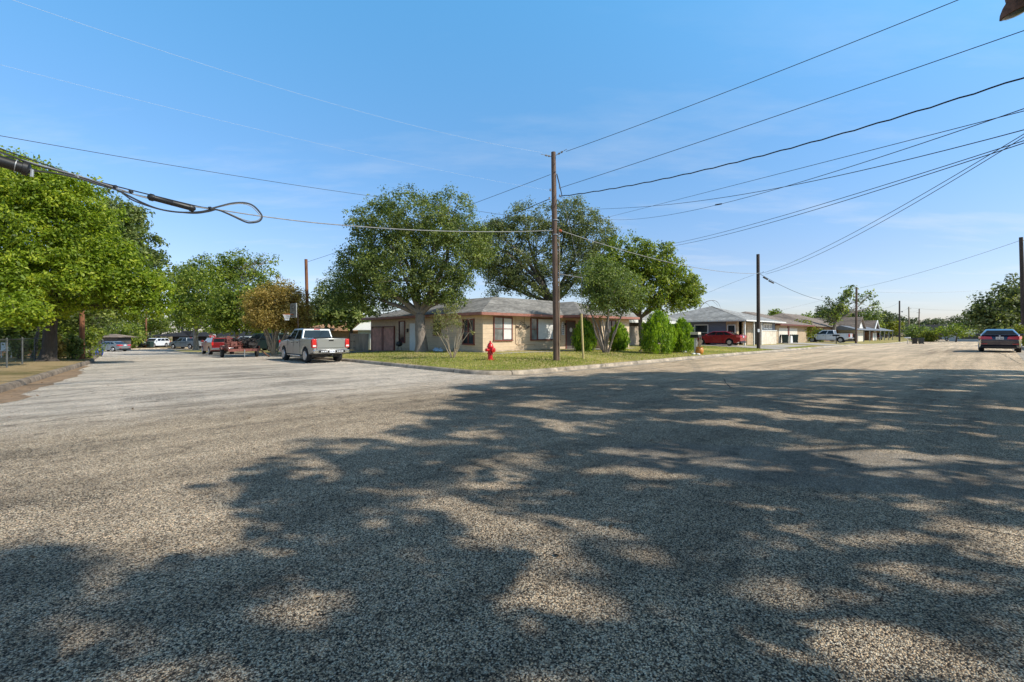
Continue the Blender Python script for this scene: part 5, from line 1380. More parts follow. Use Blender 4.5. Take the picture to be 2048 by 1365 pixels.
# ------------------------------------------------------------------ poles
def pole(name, label, base, top, r0, r1, mat, group='wooden utility poles', cat='utility pole'):
    """base, top world points"""
    root = empty(name, base, 0, label, cat, group)
    b = Vector(base); t = Vector(top)-b
    n_ = 7; mb = MB(); mb.tube([t*(-.2/t.length)]+[t*(i/n_) for i in range(n_+1)], [r0*1.02]+[r0+(r1-r0)*i/n_ for i in range(n_+1)], 14)
    mb.build('shaft', mat, root, smooth=True)
    return root, b
def topof(px, py, Y): return Vector(at(px, py, Y))
mp = gb(1113, 22.9); MX, MY = mp[0], mp[1]
mroot, mb0 = pole('utility_pole', 'tallest weathered utility pole on the corner lawn carrying most of the wires', mp, at(1106.8, 305, 22.9), .165, .115, M['wood_pole'])
def mz(py): return CAMH-(py-HY)*22.9/F
def mpt(px, py, dy=0): return Vector(at(px, py, 22.9+dy))-mb0
def insul(p, d, n_=2, r=.055):
    """string of dead-end insulators from p along d"""
    d = Vector(d).normalized(); mb = MB(); mb.tube([p, p+d*.12], .015, 6)
    for k in range(n_):
        q = p+d*(.12+k*.16); mb.tube([q, q+d*.03, q+d*.05, q+d*.13], [.03, r, r*.9, .025], 10)
    mb.tube([p+d*(.12+n_*.16), p+d*(.30+n_*.16)], .012, 6); return mb
insul(mpt(1104, 314), (-.725,-.3,.05), 2).build('insulator', M['ceram'], mroot, smooth=True)
insul(mpt(1112, 311), (.8,-.5,.28), 2).build('insulator', M['ceram'], mroot, smooth=True)
for px, py, sg in ((1117, 376, 1), (1103, 381, -1), (1117, 393, 1), (1101, 398, -1)):
    q = mpt(px, py)+Vector((sg*.06, -.06, 0))
    MB().lathe([(.03,-.06),(.05,-.04),(.035,0),(.05,.04),(.03,.06)], 10, tuple(q)).build('spool_insulator', M['ceram'], mroot, smooth=True)
q = mpt(1111, 345); MB().lathe([(.03,-.03),(.03,.03)], 10, (q.x, q.y-.13, q.z), 'y').build('through_bolt', M['galv'], mroot)
mb = MB(); mb.tube([mpt(1113.5, 348, -.12), mpt(1118, 365, -.1), mpt(1124, 392, -.05)], .022, 6); mb.build('jumper_cable', M['wire'], mroot, smooth=True)
mb = MB(); mb.tube([mpt(1117.5, 455, -.1)]+[mpt(1118-.0+(py-455)*.003+.2, py, -.13) for py in (500, 560, 640, 700, 722)], .025, 8); mb.build('ground_conduit', M['wood_pole_p'], mroot, smooth=True)
for py in (441, 470): q = mpt(1110.5, py); MB().lathe([(.155,-.02),(.155,.02)], 16, tuple(q)).build('steel_band', M['galv'], mroot)
q = mpt(1120.5, 462, -.1); MB().lathe([(.02,-.08),(.07,-.05),(.075,.05),(.02,.08)], 10, tuple(q), 'x').build('cable_clamp', M['orange'], mroot, smooth=True)
mb = MB(); mb.tube([mpt(1114, 548, -.1), mpt(1163.5, 556, .3)], .03, 8); mb.build('guy_strut', M['galv_d'], mroot, smooth=True)
# guy wire with yellow guard
gy = gb(1167, 24.4)
root = empty('guy_guard', gy, 0, 'tall faded yellow guard tube over the guy wire right of the main pole', 'guy guard')
b_ = Vector(gy); MB().tube([(0,0,-.1), Vector(at(1162.8, 628, 24.4))-b_], .055, 10).build('guard_tube', M['yellow'], root, smooth=True)
def line_obj(name, label, pts, r, mat, cat='wire', group='overhead wires', n=6):
    o0 = Vector(pts[0]); mb = MB().tube([Vector(p)-o0 for p in pts], r, n); o = mb.build(name, mat, None, o0, smooth=True, fix=False); return tag(o, label, cat, group)
line_obj('guy_wire', 'thin bent guy wire from the tall pole to the yellow guard tube', [at(1113, 350, 22.9), at(1134, 432, 23.1), at(1150, 500, 23.2), at(1163.2, 555, 23.2), at(1162.9, 626, 24.35)], .008, M['wire_g'], group=None)

# other poles
poles = [
 ('bare dark utility pole at the kerb in front of the blue house', 1517, 42.3, 1516, 509, .16, .14, 'wood_pole_d'),
 ('tall dark utility pole cut by the right edge of the picture', 2049, 40, 2042, 475, .17, .13, 'wood_pole_d'),
 ('dark utility pole beside the tail of the white pickup', 1712, 72, 1713, 575, .17, .14, 'wood_pole'),
 ('far dark utility pole at the right end of the metal carport', 1799, 100, 1799, 602, .17, .14, 'wood_pole_d'),
 ('pale brown far utility pole, second from the right end of the metal carport', 1818.5, 128, 1817.5, 614, .17, .14, 'wood_pole_p'),
 ('dark far utility pole left of the dark gabled house', 1837, 145, 1838.5, 618, .17, .14, 'wood_pole'),
 ('smallest farthest utility pole in front of the dark gabled house', 1859, 190, 1858, 637, .17, .14, 'wood_pole_p'),
 ('orange brown leaning utility pole behind the silver pickup', 617, 35, 612, 519, .13, .11, 'wood_pole_r'),
 ('red brown pole standing in the leaves by the left kerb', 164.5, 26.2, 163.5, 560, .13, .11, 'wood_pole_r'),
 ('pale far pole just right of the red brown pole in the leaves', 186, 46, 184.5, 612, .14, .12, 'wood_pole_p'),
 ('thin pale post at the end of the short brown board fence', 201, 40, 197, 626, .10, .09, 'wood_pole_p'),
 ('red brown pole between the green bins past the cross street', 292.5, 77, 292, 600, .13, .12, 'wood_pole_r'),
]
PR = {}
for lab, px, Y, tx, ty, r0, r1, m_ in poles:
    b_ = gb(px, Y)
    rt, bb = pole('utility_pole', lab, b_, at(tx, ty, Y), r0, r1, M[m_]); PR[px] = (rt, bb, Y)
rt, bb, Y = PR[1517]
q = Vector(at(1515, 661, Y))-bb; MB().box(q.x-.07,q.x+.11,q.y-.17,q.y-.145,q.z-.17,q.z+.12).build('pole_tag', M['plate'], rt)
q = Vector(at(1516.5, 547, Y))-bb; MB().lathe([(.165,-.03),(.165,.03)], 14, tuple(q)).build('steel_band', M['galv'], rt)
MB().tube([q+Vector((.1,-.1,-.02)), q+Vector((.3,-.3,.02)), q+Vector((.3,-.3,.14))], .02, 6).build('cable_bracket', M['iron'], rt)
for key in (1799, 1818.5, 1837):
    rt, bb, Y = PR[key]; q = Vector(at(key, 618 if key == 1818.5 else 626, Y))-bb
    mb = MB()
    if key == 1799:
        q = Vector(at(1799, 624, Y))-bb; mb.tube([q, q+Vector((.55,-.1,0))], .04, 6); mb.lathe([(.1,-.12),(.1,.12)], 8, (q.x+.5, q.y-.1, q.z))
        q = Vector(at(1799, 629, Y))-bb; mb.tube([q, q-Vector((.5,.1,0))], .04, 6); mb.lathe([(.1,-.05),(.1,.1)], 8, (q.x-.5, q.y-.1, q.z))
    else: mb.tube([q-Vector((.55,0,0)), q+Vector((.55,0,0))], .06, 6)
    mb.build('insulator_arm', M['iron'], rt)
rt, bb, Y = PR[2049]
mb = MB(); q = Vector(at(2042, 478, Y))-bb; mb.tube([q, q+Vector((.2,-.2,-.3)), q+Vector((.3,-.2,-.6))], .02, 6); mb.build('service_drop', M['wire_g'], rt)
# off-frame pole across the street with the lamp whose shade enters at top right
qx, qy = 14.5, 10.2; qb = (qx, qy, zground(qx, qy))
qroot, qb0 = pole('utility_pole', 'utility pole standing across the street that carries the street lamp', qb, (qx, qy, 11.2), .16, .115, M['wood_pole'], group=None)
lh = Vector(at(2030, 8, 10.6))
root = empty('street_lamp', (qx-.1, qy, 9.0), 0, 'rusty brown street lamp shade hanging in the top right corner', 'street lamp'); l0 = Vector((qx-.1, qy, 9.0))
MB().tube([(0,0,0), (-.6,0,.55), (lh-l0)*.7+Vector((0,0,.6)), lh-l0+Vector((.05,0,.38))], .03, 8).build('lamp_arm', M['galv'], root, smooth=True)
prof = [(.29,-.20),(.30,-.195),(.27,-.10),(.20,.02),(.13,.10),(.12,.30),(.03,.36)]
mb = MB(); mb.lathe(prof, 24); rotm = Matrix.Rotation(math.radians(-18), 4, 'Y')
mb.v = [tuple(rotm @ Vector(v)+ (lh-l0)) for v in mb.v]; mb.build('lamp_shade', M['rust'], root, smooth=True)
mb = MB(); mb.lathe([(.26,-.205),(.22,-.24),(.10,-.27),(.02,-.275)], 20); mb.v = [tuple(rotm @ Vector(v)+(lh-l0)) for v in mb.v]; mb.build('lamp_lens', M['glass_l'], root, smooth=True)
mb = MB().box(-.10,.12,-.1,.1,.1,.45); mb.v = [tuple(rotm @ Vector(v)+(lh-l0)+Vector((.1,0,.05))) for v in mb.v]; mb.build('ballast_box', M['galv'], root, bevel=.02)

# ------------------------------------------------------------------ wires
def wire(label, A, B, pts, r, mat, s0=None, s1=None, name='overhead_wire', group='overhead wires', wav=0, n=40, deg=2, cat='wire'):
    ax, ay = A; dx, dy = B[0]-A[0], B[1]-A[1]
    ss, zs = [], []
    for px, py in pts:
        k = (px-CX)/F; s = (k*ay-ax)/(dx-k*dy); Y = ay+s*dy
        ss.append(s); zs.append(CAMH-(py-HY)*Y/F)
    co = np.polyfit(ss, zs, min(deg, len(pts)-1))
    lo = min(ss) if s0 is None else s0; hi = max(ss) if s1 is None else s1
    P3 = []
    for i in range(n+1):
        s = lo+(hi-lo)*i/n; z = float(np.polyval(co, s))
        P3.append((ax+dx*s, ay+dy*s, z+wav*math.sin(i*2.1)*.5))
    return line_obj(name, label, P3, r, mat, cat, group)
Mx = (MX, MY); Q = (qx, qy)
wire('top wire running from the tall pole to the upper right corner', (MX+.45, MY-.3), Q, [(1132,303),(1200,280),(1560,142),(1918,0)], .011, M['wire'], s1=1)
wire('second wire from the tall pole rising to the right edge', (MX+.2, MY-.1), Q, [(1121,376),(1413,280),(1560,230),(1800,147),(2048,62)], .011, M['wire'], s1=1)
wire('thick twisted service cable from the tall pole to the right edge', (MX+.2, MY-.1), Q, [(1121,393),(1262,371),(1440,333),(1812,230),(2048,155)], .022, M['wire'], s1=1, wav=.03, n=60)
wire('thin wire leaving the live oak and rising to the right edge above its neighbours', (10.7, 50), Q, [(1219,434),(1400,388),(1560,348),(1840,276),(2048,222)], .012, M['wire'], s0=-.12, s1=1)
wire('wire leaving the top of the live oak almost level, then rising right', (7.3, 46), Q, [(1169,419.5),(1306,412.5),(1400,402),(1590,370),(1840,314),(2048,260)], .014, M['wire'], s0=-.12, s1=1, deg=3)
wire('wire with a small black splice crossing its neighbour on the way right', (10.9, 50), Q, [(1223,440),(1400,417),(1590,370),(1840,289),(2048,216)], .013, M['wire'], s0=-.12, s1=1)
k_ = (1437-CX)/F; s_ = (k_*50-10.9)/((Q[0]-10.9)-k_*(Q[1]-50)); yy = 50+s_*(Q[1]-50)
p0 = Vector(at(1431, 410.3, yy+.3)); p1 = Vector(at(1443, 408.2, yy-.3)); line_obj('cable_splice', 'small black splice on the wire right of the live oak', [p0, p1], .045, M['wire'], 'cable splice', None)
wire('upper of two parallel wires leaving the bright tree toward the right edge', (15.2, 45), Q, [(1328,491),(1400,476),(1840,348),(2048,282)], .013, M['wire'], s0=-.05, s1=1)
wire('lower of two parallel wires leaving the bright tree toward the right edge', (15.4, 45), Q, [(1330,495),(1400,481.5),(1840,356),(2048,285)], .014, M['wire'], s0=-.05, s1=1)
p2 = PR[1517][1]; A2 = (p2.x, p2.y)
wire('upper steep wire from the bare pole by the blue house to the right edge', (A2[0]+.5, A2[1]-.5), Q, [(1528,546),(1557,535.6),(1840,392.5),(2048,268)], .012, M['wire'], s1=1)
wire('lower steep wire from the bare pole by the blue house to the right edge', (A2[0]+.5, A2[1]-.5), Q, [(1531,548.5),(1562,540),(1840,400),(2048,275)], .012, M['wire'], s1=1)
wire('grey cable sagging from the tall pole to the bare pole by the blue house', (MX+.1, MY-.1), A2, [(1119,461),(1300,515),(1400,538),(1516,547.5)], .018, M['wire_g'])
p3 = PR[1712][1]; A3 = (p3.x, p3.y)
wire('cable sagging from the bare pole behind the pruned tree', A2, A3, [(1519,548),(1560,570),(1600,588),(1643,601)], .02, M['wire'], s1=.97)
for a_, b_, lab in (((1527,555),(1535,559.5),'black cable splice nearest the bare pole by the blue house'),((1538,562),(1547,566.5),'black cable splice second from the bare pole by the blue house')):
    line_obj('cable_splice', lab, [at(a_[0],a_[1],A2[1]+1.2), at(b_[0],b_[1],A2[1]+2)], .075, M['wire'], 'cable splice', 'splices on the sagging cable')
p4 = PR[2049][1]; A4 = (p4.x, p4.y)
wire('wire from the pole at the right edge down to the pole by the white pickup', (A4[0]-.3, A4[1]), A3, [(2040,482),(1900,527),(1768,566),(1720,576)], .016, M['wire_g'])
wire('thin wire from the bare pole down left toward the bare limb', A2, (14.5, 50), [(1508,550),(1460,568),(1418,585)], .010, M['wire_g'])
wire('thin wire rising from the blue house roof to the pruned tree', (31.1, 54), (51.5, 76), [(1548,624),(1600,612),(1640,602)], .014, M['wire_g'])
p5 = PR[1799][1]; p6 = PR[1818.5][1]; p7 = PR[1837][1]
wire('far wire between the pole by the white pickup and the far dark pole', A3, (p5.x, p5.y), [(1716,604),(1760,617),(1797,606)], .022, M['wire_g'])
wire('far faint wire crossing the sky behind the far poles', (60, 120), (130, 120), [(1740,584),(1830,586),(1920,584),(2005,577)], .022, M['wire_g'])
wire('far wire from the far poles to the tree at the right edge', (p6.x, p6.y), (150, 140), [(1820,616),(1860,619),(1900,621),(1940,620)], .025, M['wire_g'])
wire('short far wire between the two farthest tall poles', (p5.x, p5.y), (p6.x, p6.y), [(1801,624),(1809,621),(1817,617)], .022, M['wire_g'])
wire('short far wire from the pale far pole to the next dark pole', (p6.x, p6.y), (p7.x, p7.y), [(1819,624),(1828,624),(1838,619)], .022, M['wire_g'])
# left side
t_ = 26; L1 = (MX-.725*t_, MY-.688*t_)
wire('bright thin wire from the pole top across the upper left sky', (MX-.45, MY-.1), L1, [(1086,306),(900,268),(500,160),(200,62),(30,0)], .003, M['wire_w'], s1=.93)
wire('faint bright wire crossing the left sky below the top one', (MX-.2, MY-.1), L1, [(1098,381),(900,345),(500,254),(250,197),(0,128)], .0022, M['wire_w'], s1=.93)
wire('dark wire crossing the left sky into the oak crown', (-22.5, 20), (-7.3, 38), [(0,272),(350,332),(708,388),(830,404)], .014, M['wire'], s0=-.1)
wire('dark wire emerging right of the oak crown toward the live oak', (-5, 36), (3, 42), [(900,413),(940,420),(1030,433)], .014, M['wire'])
p8 = PR[617][1]
wire('wire from the tall pole down left into the oak crown and to the brown pole', (MX-.1, MY), (p8.x, p8.y), [(1101,350),(925,415),(670,507),(614,524)], .011, M['wire'], deg=2)
wire('thick service cable from the tall pole down to the garage wing roof', (MX-.1, MY), (-4.5, 34), [(1099,398),(1040,424),(985,446),(930,470)], .018, M['wire'])
# communication bundle with closures
def cpl(px):  # plan point on the bundle line
    k = (px-CX)/F; ax, ay = MX-.1, MY; dx, dy = L1[0]-ax, L1[1]-ay; s = (k*ay-ax)/(dx-k*dy); return ay+s*dy
def cp(px, py, dpt=0): return at(px, py, cpl(px)+dpt)
def smooth3(pts, k=5):
    pts = [Vector(p) for p in pts]; out = []; m_ = len(pts)
    for i in range(m_-1):
        p0, p1, p2, p3 = pts[max(i-1,0)], pts[i], pts[i+1], pts[min(i+2,m_-1)]
        for j in range(k):
            t = j/k; out.append(.5*((2*p1)+(-p0+p2)*t+(2*p0-5*p1+4*p2-p3)*t*t+(-p0+3*p1-3*p2+p3)*t**3))
    return out+[pts[-1]]
main = [(-90,268),(0,306),(70,328),(160,353),(240,379),(300,398),(410,417),(430,419),(523,433),(620,445),(700,452),(800,459),(900,463),(1000,464),(1060,463),(1108,461)]
bc = at(165, 353, cpl(165)); root = empty('communication_cable', bc, 0, 'black communication cable bundle with closures and a hanging slack loop at left', 'cable'); B0 = Vector(bc)
def strand(nm, pts, r, mat, k=5):
    MB().tube([q-B0 for q in smooth3([cp(*p) for p in pts], k)], r, 7).build(nm, mat, root, smooth=True, fix=False)
strand('messenger_strand', main, .017, M['wire_g'])
strand('cable_strand', [(-60,282),(55,325),(110,341),(165,356),(230,379),(285,406),(320,419),(360,425),(400,424),(428,418)], .022, M['wire'])
strand('cable_strand', [(-60,300),(60,338),(110,347),(160,358),(200,371),(236,381),(262,399),(295,412),(330,421),(385,427),(415,424),(430,420)], .018, M['wire'])
strand('cable_strand', [(-60,276),(40,312),(100,333),(160,354),(240,375),(300,390),(395,413),(430,418)], .016, M['wire'])
strand('cable_strand', [(60,342),(120,348),(160,357),(240,382),(300,396)], .014, M['wire'])
strand('slack_loop', [(418,419),(440,413),(465,407),(488,406),(505,411),(518,423),(524,434),(518,443),(503,446),(490,444),(460,430),(438,421),(418,418)], .024, M['wire'])
strand('slack_loop', [(418,418),(440,414),(465,409),(485,408),(502,413),(515,425),(521,434),(515,441),(500,443),(480,437),(455,426),(430,420)], .012, M['wire_g'])
def closure(a, b, r, nm='splice_closure'):
    p0, p1 = Vector(cp(*a))-B0, Vector(cp(*b))-B0; d = (p1-p0)
    pts = [p0-d*.04, p0, p0+d*.02, p0+d*.10, p0+d*.11, p0+d*.49, p0+d*.5, p0+d*.51, p0+d*.89, p0+d*.9, p0+d*.98, p1, p1+d*.04]
    rs = [r*.3, r*.95, r*1.1, r*1.1, r*.88, r*.88, r*.95, r*.88, r*.88, r*1.1, r*1.1, r*.9, r*.3]
    o = MB().tube(pts, rs, 16).build(nm, M['black'], root, smooth=True); return o, p0, p1, d
closure((298,394),(388,418), .085)
o, p0, p1, d = closure((-70,302),(58,340), .14)
q = p0.lerp(p1, .78); MB().tube([q, q+d*.014], .15, 16).build('clamp_band', M['galv'], o, smooth=True)
mb = MB(); mb.tube([p1+Vector((0,0,.02)), p1+Vector((.07,0,-.01)), p1+Vector((.06,0,-.16))], .035, 8); mb.build('end_boot', M['galv'], o, smooth=True)
for px, py in ((155,353),(230,374),(262,384),(420,417)):
    q = Vector(cp(px, py))-B0; MB().lathe([(.045,-.03),(.045,.03)], 10, tuple(q), 'x').build('lashing_clamp', M['galv'] if px < 200 else M['wire'], root, smooth=True)

# ------------------------------------------------------------------ small things
# mailbox of the corner house
mx = gb(1391.5, 31.8); root = empty('mailbox', mx, TH, 'black mailbox on a pale post with white paper on top, beside the orange pot', 'mailbox')
MB().box(-.08,.08,-.08,.08,-.05,1.12).build('post', M['curtain'], root)
mb = MB(); mb.extr([(-.25,1.12),(.25,1.12),(.25,1.28),(.2,1.34),(-.2,1.34),(-.25,1.28)], -.30, .30); mb.build('box', M['black'], root, bevel=.02)
MB().box(-.24,.2,-.28,.28,1.345,1.52).build('cap', M['cream'], root, bevel=.01)
MB().tube([(-.04,-.12,.0),(-.05,-.14,.85),(-.02,-.1,1.1)], .02, 6).build('brace', M['white'], root)
pp = gb(1399, 31.6); root = empty('flower_pot', pp, 0, 'round orange glazed pot holding bare white stems', 'flower pot')
MB().lathe([(.15,0),(.22,.06),(.27,.20),(.26,.32),(.21,.42),(.24,.46),(.24,.50),(.20,.50),(.19,.42)], 24).build('pot', M['pot'], root, smooth=True)
mb = MB(); rnd = random.Random(8)
for k in range(13):
    a = rnd.uniform(0, 6.28); r_ = rnd.uniform(.1, .36); h_ = rnd.uniform(.9, 1.35)
    mb.tube([(0,0,.4), (math.cos(a)*r_*.4, math.sin(a)*r_*.4, .4+(h_-.4)*.5), (math.cos(a+.2)*r_, math.sin(a+.2)*r_, h_)], [.022,.018,.008], 6)
mb.build('bare_stems', M['bark_p'], root, smooth=True)
# white rocks by the mailbox
for i, (px, Y, r_, lab) in enumerate(((1369, 33.0, .20, 'white rock at the foot of the round topped evergreen'), (1387, 31.2, .14, 'pale flat stone left of the mailbox post'), (1396, 30.7, .16, 'pale stone on the kerb below the orange pot'), (1281, 33, .14, 'small dark stone at the fence right of the egg shaped shrub'))):
    p_ = gb(px, Y); mb = MB(); mb.lathe([(r_*.7,0),(r_,.25*r_),(r_*.8,.7*r_),(r_*.3,.9*r_)], 9); mb.v = [(x*(1+.2*math.sin(y*20+i)), y, z) for x, y, z in mb.v]
    o = mb.build('garden_rock', M['white'] if i < 3 else M['bark'], None, (p_[0], p_[1], p_[2]-.02), i, bevel=.02); tag(o, lab, 'rock', 'loose rocks by the kerb')
# plastic bag under the oak
p_ = guv(17.6, 25.8); mb = MB(); rng2 = random.Random(1)
for (x, y, r_) in ((-.35,0,.28),(.1,.05,.26),(.5,-.02,.2)): mb.lathe([(r_*.6,-.02),(r_,.1),(r_*.95,.24),(r_*.5,.36),(.04,.42)], 12, (x,y,0))
mb.v = [(x+.04*math.sin(z*30+y*9), y+.03*math.sin(x*22), z*(1+.15*math.sin(x*15))) for x, y, z in mb.v]
o = mb.build('plastic_bag', M['bagblue'], None, p_, TH+math.pi/2, smooth=True); o.scale = (.8, .7, .6); tag(o, 'pale blue and white plastic bags lying against the wall by the oak trunk', 'bag')
# yard bits by side door
p_ = guv(17.7, 31.2); root = empty('barbecue_kettle', p_, 0, 'small dark kettle on legs beside the side door', 'barbecue')
MB().lathe([(.05,.35),(.22,.42),(.26,.55),(.2,.70),(.04,.76)], 16).build('bowl', M['black'], root, smooth=True)
for k in range(3): a = k*2.09; MB().tube([(math.cos(a)*.12,math.sin(a)*.12,.42),(math.cos(a)*.24,math.sin(a)*.24,-.02)], .015, 6).build('leg', M['iron'], root)
# wheeled bins
def bin_(label, loc, rz, mat, group):
    root = empty('wheeled_bin', loc, rz, label, 'wheeled bin', group)
    MB().frustum(-.27,.27,.24,-.33,.33,.30,.06,.98).build('tub', mat, root, bevel=.03)
    MB().extr([(-.36,.98),(.36,.98),(.34,1.05),(-.30,1.08)], -.33, .33).build('lid', mat, root, bevel=.02)
    for sg in (-1, 1): MB().lathe([(.11,-.03),(.11,.03)], 14, (-.27,sg*.24,.11), 'y').build('wheel', M['rubber'], root)
    return root
for px, Y, lab, m_ in ((1570, 59, 'dark wheeled bin left of the pair by the cream garage doors', 'bin'), (1590, 62, 'dark wheeled bin right of the pair by the cream garage doors', 'bin'),
                       (1829, 84, 'almost black wheeled bin at the far kerb', 'black'), (1842, 84, 'grey green wheeled bin right of the almost black one at the far kerb', 'bin_g'),
                       (283, 77, 'green wheeled bin left of the red brown pole past the cross street', 'bin'), (300.5, 77, 'green wheeled bin right of the red brown pole past the cross street', 'bin'), (467-46, 70, 'teal bin beside the stone pier of the dark roofed house', 'bin')):
    b_ = gb(px, Y); o = bin_(lab, b_, TH+(.3 if px > 1000 else .8), M[m_], 'wheeled rubbish bins'); o.scale = (1.25, 1.25, 1.05)
for px, lab in ((1565, 'white bag leaning at the left dark bin'), (1580.5, 'white panel standing between the two dark bins')):
    b_ = gb(px, 60 if px < 1570 else 61); o = MB().frustum(-.25,.25,.22,-.12,.2,.2,0,.95).build('white_bag', M['white'], None, b_, .4, bevel=.06); tag(o, lab, 'bag')
# small mailboxes down the right street
for px, Y, lab, m_ in ((1672.5, 64, 'small black mailbox on a post in front of the white pickup', 'black'), (1815, 82, 'white mailbox on a pale post near the far bins', 'white')):
    b_ = gb(px, Y); root = empty('mailbox', b_, TH, lab, 'mailbox')
    MB().box(-.05,.05,-.05,.05,-.05,1.05).build('post', M['black'] if m_ == 'black' else M['cream'], root); MB().extr([(-.28,1.05),(.28,1.05),(.28,1.2),(.2,1.28),(-.2,1.28),(-.28,1.2)], -.4, .4).build('box', M[m_], root, bevel=.02)
    if m_ == 'white': MB().box(.5,.6,-.05,.05,-.05,.9).build('second_post', M['cream'], root)
# yield sign
ys = gb(425, 63); root = empty('yield_sign', ys, math.radians(6), 'red and white triangular yield sign in front of the sycamore', 'road sign')
MB().tube([(0,.03,-.1),(0,.03,2.35)], .03, 8).build('post', M['galv'], root)
def tri(r, y, z, mat, nm, par):
    MB().add([(-r,y,z+r*.58),(r,y,z+r*.58),(0,y,z-r*1.15),(-r,y+.006,z+r*.58),(r,y+.006,z+r*.58),(0,y+.006,z-r*1.15)],[(0,2,1),(3,4,5),(0,1,4,3),(1,2,5,4),(2,0,3,5)]).build(nm, mat, par); 
tri(.50, 0, 1.85, M['plate'], 'sign_back', root); tri(.46, -.008, 1.85, M['signred'], 'sign_face', root); tri(.20, -.016, 1.85, M['plate'], 'sign_centre', root)
def text(body_, size, loc, rot, mat, parent, name='lettering'):
    cu = bpy.data.curves.new(name, 'FONT'); cu.body = body_; cu.size = size; cu.align_x = 'CENTER'; cu.align_y = 'CENTER'; cu.extrude = .001
    tmp = bpy.data.objects.new(name, cu); COL.objects.link(tmp); dg = bpy.context.evaluated_depsgraph_get(); me = bpy.data.meshes.new_from_object(tmp.evaluated_get(dg))
    bpy.data.objects.remove(tmp); o = bpy.data.objects.new(name, me); COL.objects.link(o); me.materials.clear(); me.materials.append(mat); o.location = loc; o.rotation_euler = rot; o.parent = parent; return o
text('YIELD', .09, (0,-.024,1.88), (math.pi/2,0,0), M['signred'], root)
MB().box(-.45,-.02,.0,.012,2.2,2.36).build('street_name_blade', M['rust'], root); MB().box(.02,.40,.02,.032,2.12,2.28).build('street_name_blade', M['plate'], root)
# basketball hoop
bp = guv(10.9, 32.9); root = empty('basketball_hoop', bp, 0, 'portable basketball hoop with clear board leaning out over the road behind the silver pickup', 'basketball hoop')
b0 = Vector(bp); bd = Vector(at(587, 622, 30.6))-b0
MB().tube([(0,0,.1),(.0,-.0,1.9),bd+Vector((.18,.2,-.15))], .045, 8).build('pole', M['iron'], root, smooth=True)
MB().box(-.4,.4,-.5,.5,-.02,.16).build('base', M['black'], root, bevel=.04)
mb = MB(); yaw = math.radians(-48); R_ = Matrix.Rotation(yaw, 4, 'Z')
mb.box(-.62,.62,-.015,.015,-.42,.46); mb.v = [tuple(R_ @ Vector(v)+bd) for v in mb.v]; brd = mb.build('backboard', M['clearboard'], root)
mb = MB().box(-.65,.65,-.022,.022,-.46,-.42).box(-.65,.65,-.022,.022,.46,.49).box(-.65,-.62,-.022,.022,-.42,.46).box(.62,.65,-.022,.022,-.42,.46).box(-.25,.25,-.024,-.018,-.12,-.08).box(-.25,.25,-.024,-.018,.22,.25)
mb.v = [tuple(R_ @ Vector(v)+bd) for v in mb.v]; mb.build('board_frame', M['galv'], brd)
rc = bd + (R_ @ Vector((0,-.42,-.25)))
mb = MB(); mb.tube([rc+Vector((math.cos(a)*.23, math.sin(a)*.23, 0)) for a in [i*math.pi/10 for i in range(21)]], .016, 6); mb.tube([rc+(R_ @ Vector((0,.2,0))), rc+(R_ @ Vector((0,.42,0)))], .03, 6); rim = mb.build('rim', M['orange'], root, smooth=True)
mb = MB()
for i in range(12):
    a = i*math.pi/6
    for sg in (-1, 1):
        mb.tube([rc+Vector((math.cos(a)*.23,math.sin(a)*.23,0)), rc+Vector((math.cos(a+sg*.35)*.17,math.sin(a+sg*.35)*.17,-.2)), rc+Vector((math.cos(a)*.12,math.sin(a)*.12,-.4))], .009, 5)
mb.build('net', M['plate'], rim)
# planter objects in the left yard
for px, py, Y, w_, m_, lab in ((8, 722, 24, .5, 'white', 'pale plastic chair lying at the left edge behind the fence'), (193, 692, 47, .4, 'blue', 'blue tarpaulin bundle beyond the fence')):
    p_ = gb(px, Y+3); root = empty('garden_chair' if px < 20 else 'tarpaulin_bundle', p_, .4, lab, 'chair' if px < 20 else 'tarpaulin')
    if px < 20:
        MB().box(-.25,.25,-.25,.25,.40,.44).build('seat', M['curtain'], root, bevel=.01); MB().box(-.25,.25,.22,.26,.44,.9).build('backrest', M['curtain'], root, bevel=.01)
        for sx in (-.22,.22):
            for sy in (-.22,.22): MB().box(sx-.02,sx+.02,sy-.02,sy+.02,0,.40).build('leg', M['curtain'], root)
    else:
        mb = MB().lathe([(.5,0),(.6,.3),(.5,.8),(.2,1.1),(.05,1.15)], 10); mb.v = [(x+.08*math.sin(z*9), y+.08*math.sin(z*7+x*5), z) for x, y, z in mb.v]; mb.build('cover', M['blue'], root, bevel=.02)

# ------------------------------------------------------------------ light, sky, camera
W = bpy.data.worlds.new('World'); SC.world = W; W.use_nodes = True; nt = W.node_tree
bg = nt.nodes['Background']; sky = nt.nodes.new('ShaderNodeTexSky'); sky.sky_type = 'NISHITA'; sky.sun_disc = False
sky.sun_elevation = el; sky.sun_rotation = az; sky.altitude = 100; sky.air_density = 1.0; sky.dust_density = 0.6; sky.ozone_density = 2.2
tc = nt.nodes.new('ShaderNodeTexCoord'); sp = nt.nodes.new('ShaderNodeSeparateXYZ'); nt.links.new(tc.outputs['Generated'], sp.inputs[0])
zc_ = math_(nt, 'MAXIMUM', sp.outputs[2], .03)
cb = nt.nodes.new('ShaderNodeCombineXYZ'); nt.links.new(math_(nt, 'DIVIDE', sp.outputs[0], math_(nt, 'ADD', zc_, .12)), cb.inputs[0]); nt.links.new(math_(nt, 'DIVIDE', sp.outputs[1], math_(nt, 'ADD', zc_, .12)), cb.inputs[1])
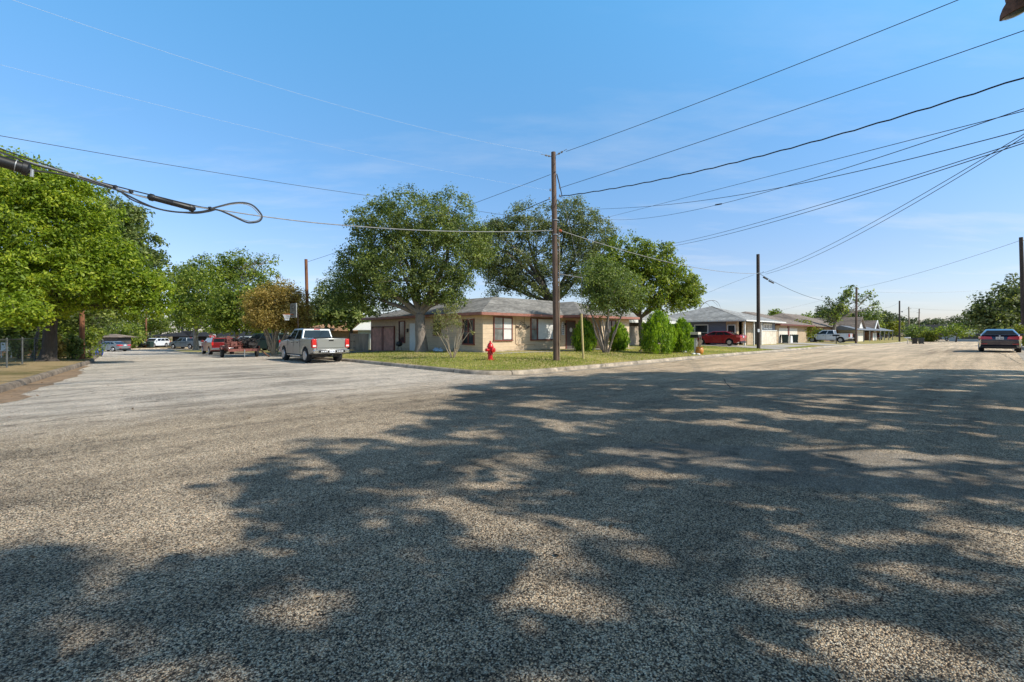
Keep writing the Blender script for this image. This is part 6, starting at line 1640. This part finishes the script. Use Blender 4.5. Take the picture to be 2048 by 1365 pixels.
mp_ = nt.nodes.new('ShaderNodeMapping'); mp_.inputs['Scale'].default_value = (.55, 1.5, 1); mp_.inputs['Location'].default_value = (2.3, .7, 0); nt.links.new(cb.outputs[0], mp_.inputs[0])
n1 = noise(nt, mp_.outputs[0], 1.3, 8, .62)
cr = ramp(nt, [(.52, 0), (.78, .6)]); nt.links.new(n1, cr.inputs[0])
low = ramp(nt, [(0, 1), (.2, .6), (.42, .25), (.6, .05)]); nt.links.new(sp.outputs[2], low.inputs[0])
cf = math_(nt, 'MULTIPLY', cr.outputs[0], low.outputs[0])
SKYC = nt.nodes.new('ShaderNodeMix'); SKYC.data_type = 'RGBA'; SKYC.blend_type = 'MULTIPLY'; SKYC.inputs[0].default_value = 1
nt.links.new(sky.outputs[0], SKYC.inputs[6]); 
tint = ramp(nt, [(0, (.50,.47,.56)), (.15, (.51,.53,.60)), (.35, (.49,.69,.77)), (.59, (.52,.99,1.06)), (.70, (.30,.26,.20)), (1, (.24,.19,.14))]); nt.links.new(sp.outputs[2], tint.inputs[0]); sc2 = nt.nodes.new('ShaderNodeVectorMath'); sc2.operation = 'SCALE'; sc2.inputs['Scale'].default_value = 2.0; nt.links.new(tint.outputs[0], sc2.inputs[0]); nt.links.new(sc2.outputs[0], SKYC.inputs[7])  # unseen upper sky dimmed and warmed to cut blue skylight in the shadows
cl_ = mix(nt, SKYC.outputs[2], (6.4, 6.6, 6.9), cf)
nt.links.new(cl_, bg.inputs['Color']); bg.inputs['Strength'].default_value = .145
sd = bpy.data.lights.new('sun', 'SUN'); sd.energy = 5.0; sd.angle = math.radians(.65); sd.color = (1, .935, .82)
so = bpy.data.objects.new('sun', sd); COL.objects.link(so); so.rotation_euler = SUNV.to_track_quat('Z', 'Y').to_euler(); so.location = (0, 0, 30)
cd = bpy.data.cameras.new('camera'); cd.sensor_width = 36; cd.lens = 36*F/2048; cd.shift_y = -(682.5-HY)/2048; cd.clip_end = 9000; cd.clip_start = .05
co = bpy.data.objects.new('camera', cd); COL.objects.link(co); co.location = (0, 0, CAMH); co.rotation_euler = (math.pi/2, 0, 0); SC.camera = co
SC.view_settings.view_transform = 'Standard'; SC.view_settings.look = 'None'; SC.view_settings.exposure = 0; SC.view_settings.gamma = 1
SC.cycles.max_bounces = 6; SC.cycles.transparent_max_bounces = 4
